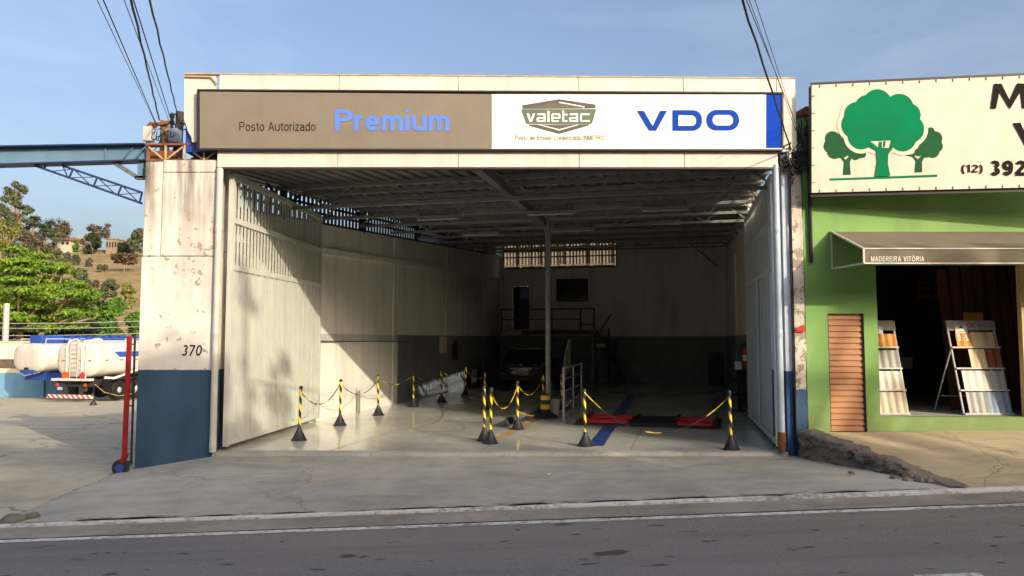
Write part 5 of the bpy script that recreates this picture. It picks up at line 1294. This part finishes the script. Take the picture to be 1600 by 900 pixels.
# small litter on the driveway
p=gnd(376,711.5,-.05); b=MB(); 
pts=[(p.x-.14,p.y+.05),(p.x-.02,p.y+.0),(p.x+.16,p.y-.01)]; b.tube([(x,y,apron_z(x,y)+.03-.012*i) for i,(x,y) in enumerate(pts)],[.008,.03,.006],6)
tag(b.build('dry_leaf',M['wood_pale'],smooth=True),'curled dry palm leaf on the driveway before the left gate','leaf')
p=gnd(857,739.5,-.07); b=MB(); rock(b,(p.x,p.y,apron_z(p.x,p.y)+.012),.022,77); tag(b.build('pebble',M['paper'],smooth='all'),'small white pebble on the driveway','pebble')
p=gnd(1221,772,-.02); b=MB(); rock(b,(p.x,p.y,apron_z(p.x,p.y)+.008),.03,12,.35); tag(b.build('dead_leaf',M['bark_dark'],smooth='all'),'dark dead leaf near the kerb on the right of the driveway','leaf')
p=gnd(1245,706,-.02); b=MB(); p=p+Vector((-.04,-.16,.0)); b.tube([p+Vector((0,-.05,.06)),p+Vector((0,.35,.10))],.065,14,caps=False); b.tube([p+Vector((0,-.04,.06)),p+Vector((0,.35,.10))],.052,14,caps=False); b.tube([p+Vector((0,.05,.065)),p+Vector((0,.1,.068))],.051,12)
tag(b.build('drain_stub',M['steel_grey'],smooth=True,fix=False),'stub of drain pipe poking out beside the stone edge','pipe')
# hall beyond the back wall: a neighbour's corrugated wall catches the sun
b=MB(); q0=G(-3,25.5); q1=G(11,25.5); n=180; vs=[]
for i in range(n+1):
    q=q0.lerp(q1,i/n)+D_S*(.05*math.cos(i*math.pi)); vs+=[q+Vector((0,0,-1)),q+Vector((0,0,9))]
b.add(vs,[(2*i,2*i+2,2*i+3,2*i+1) for i in range(n)])
nb_=thing('neighbour_shed','aged corrugated shed wall seen through the high back window','shed',G(4,25.5,-1)); b.build('wall',M['translucent'],nb_,fix=False)
b=MB()
for z in (4.6,5.3,6.1): b.bar(G(-3,25.38,z),G(11,25.38,z),.08)
for k in range(12): b.bar(G(-2.4+1.15*k,25.38,-1),G(-2.4+1.15*k,25.38,9),.10)
b.build('girt',M['bark_dark'],nb_)
# ------------------------------------------------------------------ the yard: wall, trucks, poles, trees
M['tail_amber']=plain('amber_red_lamp',rgb(186,64,34),.3,.1); M['hose_dull']=plain('dull_yellow_hose',rgb(170,146,70),.6,.2)
def yz(x,y): return yard_z(x,y)
yw=thing('yard_wall','long yard wall, cream above and pale blue below, behind the tankers','wall',(-30,43.2,-1.6))
b=MB(); n=60
for k in range(n):
    x0=-75+ (75-6)*k/n; x1=-75+(75-6)*(k+1)/n; b.hexa([(x0,43,-2.2),(x1,43,-2.2),(x1,43.25,-2.2),(x0,43.25,-2.2),(x0,43,1.55),(x1,43,1.55),(x1,43.25,1.55),(x0,43.25,1.55)])
b.build('wall',M['yard_wall'],yw); MB().box(-75,-6,42.94,43.3,1.55,1.64).build('coping',M['tile_beige'],yw)
for x in (-36,-31,-26.6): MB().box(x-.2,x+.2,42.86,43.0,-2,1.66).build('pier',M['yard_wall'],yw)
b=MB().box(-29.7,-27.6,42.9,43.0,.15,.62); b.build('vent_strip',M['bark_dark'],yw)
def make_tanker(name,label,loc,rotz,v):
    t=thing(name,label,'tanker truck',loc,rotz); zb,zt=(1.18,2.92) if v==1 else (1.42,2.95); W=1.2; n=32
    def sec(y,k):
        out=[]
        for j in range(n):
            a=2*math.pi*j/n; c,s=math.cos(a),math.sin(a); e=.62
            out.append((W*k*math.copysign(abs(c)**e,c), y, (zb+zt)/2+(zt-zb)/2*k*math.copysign(abs(s)**e,s)))
        return out
    R_=[(-.16,.25),(-.145,.55),(-.11,.8),(-.05,.94),(.03,.99),(.12,1),(2.4,1),(4.8,1),(7.1,1),(7.25,.94),(7.33,.6)]
    vs=[];fs=[]
    for y,k in R_: vs+=sec(y,k)
    for i in range(len(R_)-1):
        for j in range(n): fs.append((i*n+j,i*n+(j+1)%n,(i+1)*n+(j+1)%n,(i+1)*n+j))
    fs+=[tuple(range(n)),tuple((len(R_)-1)*n+j for j in range(n))]
    MB().add(vs,fs).build('tank',M['tank_white'],t,smooth='all',local=True)
    b=MB()
    for y in (.14,2.4,4.8,7.05):
        k=1.012; s=sec(y,k); s2=sec(y+.06,k); b.add(s+s2,[(j,(j+1)%n,n+(j+1)%n,n+j) for j in range(n)])
    b.build('band',M['tank_white'],t,smooth='all',local=True,fix=False)
    ys=.1 if v==1 else 2.3; b=MB(); b.box(-.55,-.40,ys,8.6,.75,1.05); b.box(.40,.55,ys,8.6,.75,1.05); 
    for y in (ys+.05,2.6,4.4,6.8): b.box(-.6,.6,y,y+.12,.9,zb+.12)
    b.box(-.7,.7,ys-.1,ys+.2,.72,.92); b.build('chassis',M['chassis'],t,local=True)
    for x in (-1.0,1.0):
        for y in ((1.5,2.75,7.9) if v==1 else (3.6,4.85,7.9)):
            wl=MB().lathe([(.24,-.16),(.46,-.18),(.5,-.12),(.5,.12),(.46,.18),(.24,.16)],20,c=(x*.98,y,.5),axis='x').build('wheel',M['black'],t,smooth=True,local=True)
            MB().lathe([(.06,-.19),(.12,-.17),(.25,-.12),(.25,.12),(.12,.17),(.06,.19)],16,c=(x*.98,y,.5),axis='x').build('rim',M['tile_grey'],wl,smooth=True,local=True)
        b=MB().box(x*.98-.22,x*.98+.22,ys+.68,ys+.70,.3,1.0); b.build('mudflap',M['black'],t,local=True)
        for y0,y1 in ((ys+.75,ys+3.3),): MB().box(x-.2,x+.2,y0,y1,1.05,1.09).build('mudguard',M['chassis'],t,local=True)
        b=MB(); b.box(x*1.05-.05,x*1.05+.05,ys+3.5,7.2,.5,1.0); b.build('side_guard',M['chassis'],t,local=True)
    cb=MB().hexa([(-1.2,7.6,.75),(1.2,7.6,.75),(1.2,9.5,.75),(-1.2,9.5,.75),(-1.15,7.6,2.75),(1.15,7.6,2.75),(1.12,9.1,2.75),(-1.12,9.1,2.75)]).build('cab',M['tank_white'],t,local=True,bev=.08)
    MB().hexa([(-1.05,9.42,1.75),(1.05,9.42,1.75),(1.05,9.32,1.75),(-1.05,9.32,1.75),(-1.0,9.17,2.6),(1.0,9.17,2.6),(1.0,9.07,2.6),(-1.0,9.07,2.6)]).build('windscreen',M['glass_dark'],cb,local=True)
    if v==1:
        ld=MB()
        for x in (-.24,.16): ld.tube([(x,-.24,1.1),(x,-.24,2.9),(x,-.05,3.06),(x,.2,3.06)],.022,6)
        ld=ld.build('ladder',M['tile_grey'],t,local=True)
        for k in range(8): MB().tube([(-.24,-.24,1.25+.22*k),(.16,-.24,1.25+.22*k)],.017,6).build('rung',M['tile_grey'],ld,local=True)
        b=MB()
        for x in (-.46,.40): b.tube([(x,-.2,1.15),(x,-.22,2.6),(x,-.08,2.95),(x,.5,2.98)],.05,8)
        b.tube([(.62,-.2,1.15),(.62,-.2,2.75),(.62,.1,2.93)],.035,8); b.build('rear_frame',M['tank_white'],t,smooth=True,local=True)
        MB().box(-1.2,.95,-.34,.0,1.02,1.14).build('platform',M['tank_white'],t,local=True,bev=.02)
        q=MB().box(-.62,-.28,-.30,-.28,1.18,1.46).build('hazard_plate',M['orange'],t,local=True); 
        MB().prism([(.34,1.3),(.52,1.48),(.70,1.3),(.52,1.12)],lambda a,c,d:(a,-.30+d,c),0,.02).build('hazard_diamond',M['hazard_red'],t,local=True)
        b=MB()
        for (p0,p1) in (((-.58,1.40),(-.32,1.40)),((-.58,1.32),(-.32,1.32)),((-.58,1.24),(-.32,1.24))): b.bar((p0[0],-.302,p0[1]),(p1[0],-.302,p1[1]),.004,.02)
        b.build('print',M['ink'],q,local=True)
        bp=MB().box(-1.25,1.25,-.06,.06,-.08,.08).build('rear_bumper',M['bumper_stripe'],t,local=True); bp.location=(-.1,-.32,.28)
        b=MB(); 
        for x in (-.5,.4): b.box(x-.06,x+.06,-.28,-.1,.2,.8)
        b.build('bumper_arm',M['chassis'],t,local=True)
        for x in (-.95,.62): MB().lathe([(.08,-.03),(.09,0),(.07,.04)],12,c=(x,-.2,.82),axis='y').build('tail_light',M['tail_amber'],t,local=True)
        MB().box(-.92,-.5,-.22,-.2,.58,.72).build('number_plate',M['tile_grey'],t,local=True)
        # blue side band, hugging the tank
        vs=[]; kk=24
        for i in range(kk+1):
            y=1.0+5.6*i/kk
            for zz in (2.15,2.42):
                s_=(zz-(zb+zt)/2)/((zt-zb)/2); a=math.asin(max(-1,min(1,abs(s_)**(1/.62)*(1 if s_>0 else -1)))); vs.append((W*abs(math.cos(a))**.62+.008,y+(.35 if zz<2.2 else 0),zz))
        MB().add(vs,[(2*i,2*i+2,2*i+3,2*i+1) for i in range(kk)]).build('side_band',M['tank_blue'],t,local=True,fix=False)
        for (x,z) in ((-1.0,2.0),(-.7,2.0),(.25,2.0),(.78,2.0)): MB().box(x-.07,x+.07,-.165 if abs(x)<.8 else -.10,-.10 if abs(x)<.8 else 0,z-.022,z+.022).build('reflector',M['hazard_red'],t,local=True)
        for y in (.5,1.5,2.6,3.2): MB().box(1.19,1.215,y-.1,y+.1,1.98,2.03).build('reflector',M['hazard_red'],t,local=True)
        for y,mm in ((3.0,'hazard_red'),(3.5,'orange')):
            MB().prism([(y-.22,1.35),(y,1.57),(y+.22,1.35),(y,1.13)] if mm=='hazard_red' else [(y-.2,1.2),(y+.2,1.2),(y+.2,1.5),(y-.2,1.5)],lambda a,c,d:(1.24+d,a,c),0,.02).build('hazard_diamond' if mm=='hazard_red' else 'hazard_plate',M[mm],t,local=True)
        MB().tube([(1.0,.6,1.15),(1.2,1.0,1.1),(1.25,1.9,1.3),(1.25,2.8,1.5)],.06,8).build('outlet_pipe',M['tile_white'],t,smooth=True,local=True)
        MB().tube([(.9,.1,.85),(1.1,.5,.45),(1.2,1.4,.2),(1.22,2.4,.25),(1.2,3.0,.6)],.018,8).build('hose',M['hose_dull'],t,smooth=True,local=True)
        b=MB(); b.box(-.5,.5,.3,7,2.9,2.98); 
        for y in (1.2,3.5,5.8): b.lathe([(.25,2.9),(.25,3.06),(.1,3.1)],14,c=(0,y,0))
        b.build('manhole_walkway',M['tile_grey'],t,local=True)
    else:
        MB().box(-.45,.5,-.2,-.1,1.3,1.55).build('rear_plate',M['tank_blue'],t,local=True); MB().box(-.16,.08,-.19,-.11,1.56,1.68).build('work_lamp',M['frame_dark'],t,local=True)
        MB().box(-.4,.4,.25,1.6,zt-.04,zt+.42).build('valve_box',M['tank_blue'],t,local=True,bev=.02); MB().box(-.6,.6,1.7,7.1,zt-.02,zt+.30).build('walkway',M['tank_blue'],t,local=True)
        b=MB()
        for k in range(9): b.box(-.5,.5,1.9+.55*k,2.2+.55*k,zt+.31,zt+.38)
        b.build('hatch',M['tank_blue'],t,local=True)
        b=MB()
        for x in (-.95,.85): b.tube([(x*1.05,.15,zt-.2),(x,.2,zt+.22),(x,1.6,zt+.22),(x,2.2,zt+.02)],.022,6)
        b.build('guard_rail',M['tank_white'],t,local=True); MB().hexa([(-.9,.4,1.0),(.9,.4,1.0),(.9,7,1.0),(-.9,7,1.0),(-.6,.4,1.45),(.6,.4,1.45),(.6,7,1.45),(-.6,7,1.45)]).build('cradle',M['tank_blue'],t,local=True)
        MB().tube([(-.9,-.15,1.5),(0,-.25,1.25),(.9,-.1,1.45)],.02,6).build('cable',M['tile_grey'],t,local=True)
    return t
x=-.572*37; make_tanker('tanker_truck','white tanker with ladder, blue side band and red striped rear bumper',(x,37,yz(x,37)),R(-12),1)
x=-.6356*39.9; make_tanker('tanker_truck','white oval tanker with blue top walkway and plain rounded tail',(x,39.9,yz(x,39.9)+.0),R(-20),2)
p=gnd(145.5,637,-1.0); p=Vector((p.x,p.y,yz(p.x,p.y))); p=at(145.5,637,33.5); p.z=yz(p.x,p.y)
sd_=thing('cone_stand','thin dark post on a cone foot standing behind the striped bumper','post',p)
MB().lathe([(.16,0),(.16,.02),(.03,.22)],14,c=p).build('base',M['cone_black'],sd_,smooth=True); MB().tube([p+Vector((0,0,.28)),p+Vector((0,0,1.15))],.016,8).build('post',M['chassis'],sd_)
p=at(8,537,45); cpz=at(8,474,45).z; t=thing('concrete_post','slim concrete post rising behind the cream yard wall','post',(p.x,45,-1.6)); MB().tube([(p.x,45,-1.6),(p.x,45,cpz)],[.2,.16],8).build('post',M['tile_grey'],t,smooth=True)
for k,(va,vb) in enumerate(((505,501),(512,510),(524,520),(530,529))):
    b=MB(); pts=[at(-60+300*i/20,va+(vb-va)*i/20+2*math.sin(math.pi*i/20),45.3) for i in range(21)]; b.tube(pts,.02,5)
    tag(b.build('yard_cable',M['tile_grey']),('topmost','second','third','lowest')[k]+' of the four thin cables strung before the dark trees','cable','thin cables strung along the yard wall')
# ------------------------------------------------------------------ trees
def leaves(m,clumps,n,size,seed,up=.5,shell=.5):
    rnd=random.Random(seed); vol=[c[1][0]*c[1][1]*c[1][2] for c in clumps]; tot=sum(v**.67 for v in vol)
    for c,v in zip(clumps,vol):
        k=max(6,int(n*v**.67/tot)); ctr=Vector(c[0]); rx,ry,rz=c[1]
        for _ in range(k):
            d=Vector((rnd.gauss(0,1),rnd.gauss(0,1),rnd.gauss(0,1))).normalized(); q=shell+(1-shell)*rnd.random()
            if rnd.random()<.25: q*=rnd.random()
            q*=1+.22*rnd.uniform(-1,1)
            p=ctr+Vector((d.x*rx,d.y*ry,d.z*rz))*q
            nrm=(d+Vector((0,0,up))+Vector((rnd.gauss(0,.5),rnd.gauss(0,.5),rnd.gauss(0,.5)))).normalized()
            a=nrm.cross(Vector((rnd.gauss(0,1),rnd.gauss(0,1),rnd.gauss(0,1)))).normalized(); b=nrm.cross(a); s=size*rnd.uniform(.6,1.35)
            m.add([p-a*s,p-b*s*.45+nrm*s*.1,p+a*s,p+b*s*.45+nrm*s*.1],[(0,1,2,3)])
def make_tree(name,label,cat,base,clumps,n,size,lm,bm,trunk_r,trunk_top,seed,group=None,multi=1,up=.5,shell=.5,limbs=True):
    base=Vector(base); t=thing(name,label,cat,base,0,group); rnd=random.Random(seed); cl=[(base+Vector(c[0]),c[1]) for c in clumps]
    b=MB()
    for k in range(multi):
        a=2*math.pi*k/multi+.4; off=Vector((math.cos(a),math.sin(a)*.6,0))*(trunk_r*1.6 if multi>1 else 0); top=base+Vector((0,0,trunk_top))+off*2.5
        pts=[base+off-Vector((0,0,.3)),base+off*1.5+Vector((rnd.uniform(-.1,.1),0,trunk_top*.5)),top]; b.tube(pts,[trunk_r,trunk_r*.8,trunk_r*.6],8)
        if limbs:
            for i,(c,r) in enumerate(cl):
                if i%multi==k: b.tube([top-Vector((0,0,trunk_top*.15)),(top+c)/2+Vector((0,0,-.1*(c-top).length)),c],[trunk_r*.45,trunk_r*.3,trunk_r*.1],6)
    b.build('trunk',M[bm],t,smooth='all'); m=MB(); leaves(m,cl,n,size,seed,up,shell); m.build('crown',M[lm],t,fix=False); return t
# the broad bright tree behind the tankers: flat tiers of foliage
bx=at(55,530,52); rnd=random.Random(5); clumps=[]
for (z,rad,k) in ((5.2,4.3,15),(6.0,5.0,18),(6.9,4.5,16),(7.8,3.6,12),(8.7,2.5,9),(9.5,1.3,5)):
    for i in range(k):
        a=2*math.pi*i/k+z*1.7; q=rad*rnd.uniform(.45,1.05); clumps.append(((q*math.cos(a),q*math.sin(a)*.8,z+rnd.uniform(-.5,.5)-.13*q),(rnd.uniform(.7,1.4),rnd.uniform(.7,1.3),rnd.uniform(.18,.34))))
    clumps.append(((0,0,z),(rad*.5,rad*.5,.5)))
make_tree('almond_tree','broad bright green tree with flat leafy tiers behind the tankers','tree',(bx.x-.6,52,-1.9),clumps,40000,.14,'leaf_bright','bark',.28,5.0,11,None,3,up=.8,shell=.2)
def round_clumps(w,h,z0,seed,k=12,fl=.8):
    rnd=random.Random(seed); out=[]
    for i in range(k):
        a=rnd.uniform(0,6.28); q=rnd.random()**.5; z=rnd.random(); rr=math.sin(math.pi*(.15+.75*z)); out.append(((w*.36*q*rr*math.cos(a),w*.36*q*rr*math.sin(a),z0+h*(.12+.76*z)),(w*.2*rnd.uniform(.7,1.3),w*.2*rnd.uniform(.7,1.3),w*.2*fl*rnd.uniform(.7,1.2))))
    return out
def flat_clumps(w,h,z0,seed,k=14):
    rnd=random.Random(seed); return [((w*.42*(rnd.random()**.5)*math.cos(a_),w*.42*math.sin(a_)*rnd.random(),z0+h*rnd.uniform(.55,.95)),(w*.13*rnd.uniform(.7,1.4),w*.13*rnd.uniform(.7,1.4),h*.09*rnd.uniform(.8,1.4))) for a_ in [rnd.uniform(0,6.28) for _ in range(k)]]
gy='bushes behind the tankers'
for i,(u,vt,Y,wpx,lm,lab) in enumerate(((178,462,54,62,'leaf_mid','leafy green bush right of the broad bright tree'),(214,478,50,46,'leaf_mid','dense green bush against the white pillar edge'),(116,486,57,74,'leaf_painted_shade','dark bush in the shade under the broad tree'),
      (58,484,57,84,'leaf_painted_shade','dark thicket behind the pale trunks'),(0,482,57,84,'leaf_painted_shade','dark thicket beside the concrete post'),(150,480,62,60,'leaf_painted_shade','shaded bush between the broad tree and the leafy bush'),(250,470,56,70,'leaf_mid','green bush hidden mostly behind the pillar'),(-60,480,58,90,'leaf_dark','dark thicket left of the concrete post'))):
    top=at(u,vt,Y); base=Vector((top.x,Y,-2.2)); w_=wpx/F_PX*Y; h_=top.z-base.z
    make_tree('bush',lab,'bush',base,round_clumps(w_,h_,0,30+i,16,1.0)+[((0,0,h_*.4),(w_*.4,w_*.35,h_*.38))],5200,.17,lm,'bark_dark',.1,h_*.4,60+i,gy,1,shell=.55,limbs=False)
# hillside trees: (u, v_top, v_base, Y, width px, style, leaf, label)
HT=[(28,285,392,168,46,'tall','leaf_grey','tall eucalyptus at the left, highest on the hill'),(4,318,392,160,40,'tall','leaf_grey','eucalyptus cut by the left picture edge'),
(52,330,392,172,40,'round','leaf_dark','dark round tree just right of the tall eucalyptus'),(72,336,392,176,36,'round','leaf_dark','dark tree in the middle of the hilltop grove'),
(92,345,386,182,42,'flat','leaf_brown','thin umbrella shaped tree at the grove right end'),(88,358,392,170,26,'round','leaf_grey','small grey green tree beneath the umbrella tree'),
(12,346,408,140,50,'flat','leaf_yellow','yellow green flat topped tree low at the left edge'),(40,356,410,150,36,'round','leaf_brown','brownish tree with pale trunk in the grove'),(62,352,408,155,34,'round','leaf_brown','brownish tree in the grove centre right'),
(25,372,414,135,40,'round','leaf_grey','dull bush in front of the grove'),(153,350,376,186,38,'flat','leaf_brown','bare brownish canopy tree on the ridge'),(146,364,388,184,32,'round','leaf_dark','dense dark tree under the bare canopy on the ridge'),
(193,377,391,184,20,'round','leaf_dark','small dark tree on the ridge beside the brick building'),(216,358,394,178,26,'tall','leaf_grey','grey green tree on the ridge touching the pillar'),
(195,396,424,150,42,'flat','leaf_red','red brown tree alone on the dry slope'),(118,398,410,160,16,'round','leaf_grey','small shrub high on the dry slope'),(172,432,458,122,26,'round','leaf_grey','pale scrubby tree low on the slope'),(128,418,440,130,36,'round','leaf_grey','grey shrub on the slope above the bright tree'),
(150,455,480,110,40,'round','leaf_grey','pale scrub just above the bright tree'),(205,378,393,186,14,'round','leaf_grey','little bush near the pillar on the ridge'),(118,372,384,186,18,'round','leaf_mid','green bush before the yellow house'),(200,440,470,112,30,'round','leaf_yellow','yellowish scrub on the slope near the pillar'),
(105,392,404,165,14,'round','leaf_grey','tiny shrub at the upper left of the slope'),(140,402,412,158,11,'round','leaf_brown','tiny brown shrub left of the red brown tree'),(160,414,426,150,15,'flat','leaf_grey','low spreading shrub below the ridge trees'),
(182,462,480,106,26,'round','leaf_mid','green scrub at the foot of the slope'),(95,402,420,140,26,'round','leaf_grey','grey scrub at the grove foot'),(150,436,446,126,14,'round','leaf_brown','small brown scrub halfway down the slope')]
for i,(u,vt,vb,Y,wpx,sty,lm,lab) in enumerate(HT):
    top=at(u,vt,Y); bz=hill_z(top.x,Y)-.3; zb=min(bz,at(u,vb,Y).z); base=Vector((top.x,Y,bz if bz<top.z-1 else zb)); h_=top.z-base.z; w_=wpx/F_PX*Y
    if sty=='flat': cl=flat_clumps(w_,h_,0,200+i,30); n,sz=2200,.27
    elif sty=='tall':
        rnd=random.Random(300+i); cl=[((w_*.42*rnd.uniform(-1,1)*math.sin(math.pi*(.22+.7*z)),w_*.3*rnd.uniform(-1,1),h_*(.30+.66*z)),(w_*.17*rnd.uniform(.6,1.3),w_*.17,w_*.12*rnd.uniform(.7,1.3))) for z in [(k/29) for k in range(30)]]; n,sz=8000,.28
    else: cl=round_clumps(w_,h_,0,200+i,20); n,sz=2600,.27
    make_tree('hill_tree',lab,'tree',base,cl,n,sz,lm,'bark',max(.12,h_*.018),h_*.5,400+i,'trees on the dry hillside',shell=.35)
# hilltop houses
def house(label,u0,u1,vt,vb,Y,wall,roofm,flat=False,nw=2,group='houses on the hilltop'):
    a=at(u0,vb,Y); c=at(u1,vt,Y); zb=min(a.z,hill_z((a.x+c.x)/2,Y))-1.2; t=thing('hill_house',label,'house',((a.x+c.x)/2,Y,zb),0,group); dpt=6
    zt=c.z-(0 if flat else (c.z-a.z)*.38)
    wl=MB().box(a.x,c.x,Y,Y+dpt,zb,zt).build('wall',M[wall],t)
    if flat: MB().box(a.x-.2,c.x+.2,Y-.2,Y+dpt,zt,zt+.25).build('roof',M[roofm],t)
    else: MB().prism([(a.x-.4,zt-.1),(c.x+.4,zt-.1),((a.x+c.x)/2,c.z)],lambda p_,q_,d:(p_,Y-.4+d,q_),0,dpt+.8).build('roof',M[roofm],t)
    for k in range(nw):
        x=a.x+(c.x-a.x)*(k+.5)/nw; ww=(c.x-a.x)/nw*.25; MB().box(x-ww,x+ww,Y-.05,Y+.02,a.z+(zt-a.z)*.35,a.z+(zt-a.z)*.8).build('window',M['pane'],t)
house('white hilltop house with brown pitched roof right of the grove',94,110,369,386,184,'house_white','house_roof'); house('yellow green walled house on the hilltop',110,124,371,382,188,'house_yellow','house_roof',False,1)
house('small pale house beside the yellow one',122,134,370,384,190,'house_white','tile_grey',True,1); house('unfinished brick building with dark openings on the ridge',165,183,374,393,184,'house_brick','house_brick',True,4)
# ------------------------------------------------------------------ across the street (behind the photographer): what shades the road
oh=thing('opposite_house','long low shop row across the street','building',(14,-12,-.1)); b=MB().box(-6,44,-20,-10,-1.5,8.7); b.build('wall',M['house_white'],oh); MB().box(-6.3,44.3,-20.3,-9.8,8.7,8.95).build('roof',M['house_roof'],oh)
for k in range(10):
    x=-3.5+4.8*k; d_=MB().box(x-1.1,x+1.1,-10.06,-9.98,0,2.5).build('door',M['shutter'],oh); MB().box(x-.9,x+.9,-10.06,-9.98,4.3,5.9).build('window',M['pane'],oh)
rnd=random.Random(77)
DAP1=[(rnd.uniform(-1.0,1.4),10.0+2.6*rnd.random()**1.3,rnd.uniform(.16,.34)) for _ in range(13)]
DAP2=[(rnd.uniform(1.7,4.2),rnd.uniform(10.2,12.0),rnd.uniform(.12,.3)) for _ in range(16)]
def crown_row(x0,x1,top,n,lo=6.0):
    out=[]
    for _ in range(n):
        z=lo+(top-lo)*rnd.random()**.7; out.append((rnd.uniform(x0,x1),rnd.uniform(-.9,.9),z-.45,rnd.uniform(.55,1.0)))
    return out
for i,(x,top,half,extra) in enumerate(((-3,10.3,2.7,()),(2.4,10.5,2.7,()),(7.6,10.5,2.6,()),(12.4,10.0,2.3,DAP1),(16.2,9.6,1.9,()),(18.0,9.2,.9,DAP2),(26.5,8.0,2.2,()))):
    cl=[((a-x,b_,c+.1),(r,r,r*.75)) for a,b_,c,r in crown_row(x-half,x+half,top,34)]+[((dx,0,zz+.1),(r,r,r*.6)) for dx,zz,r in extra]
    make_tree('street_tree',('first','second','third','fourth','fifth','sixth','seventh')[i]+' leafy street tree across the road, counted from the yard side','tree',(x,-6.7,-.1),cl,6500,.22,'leaf_mid','bark',.2,5.5,800+i,'street trees across the road',shell=.3)
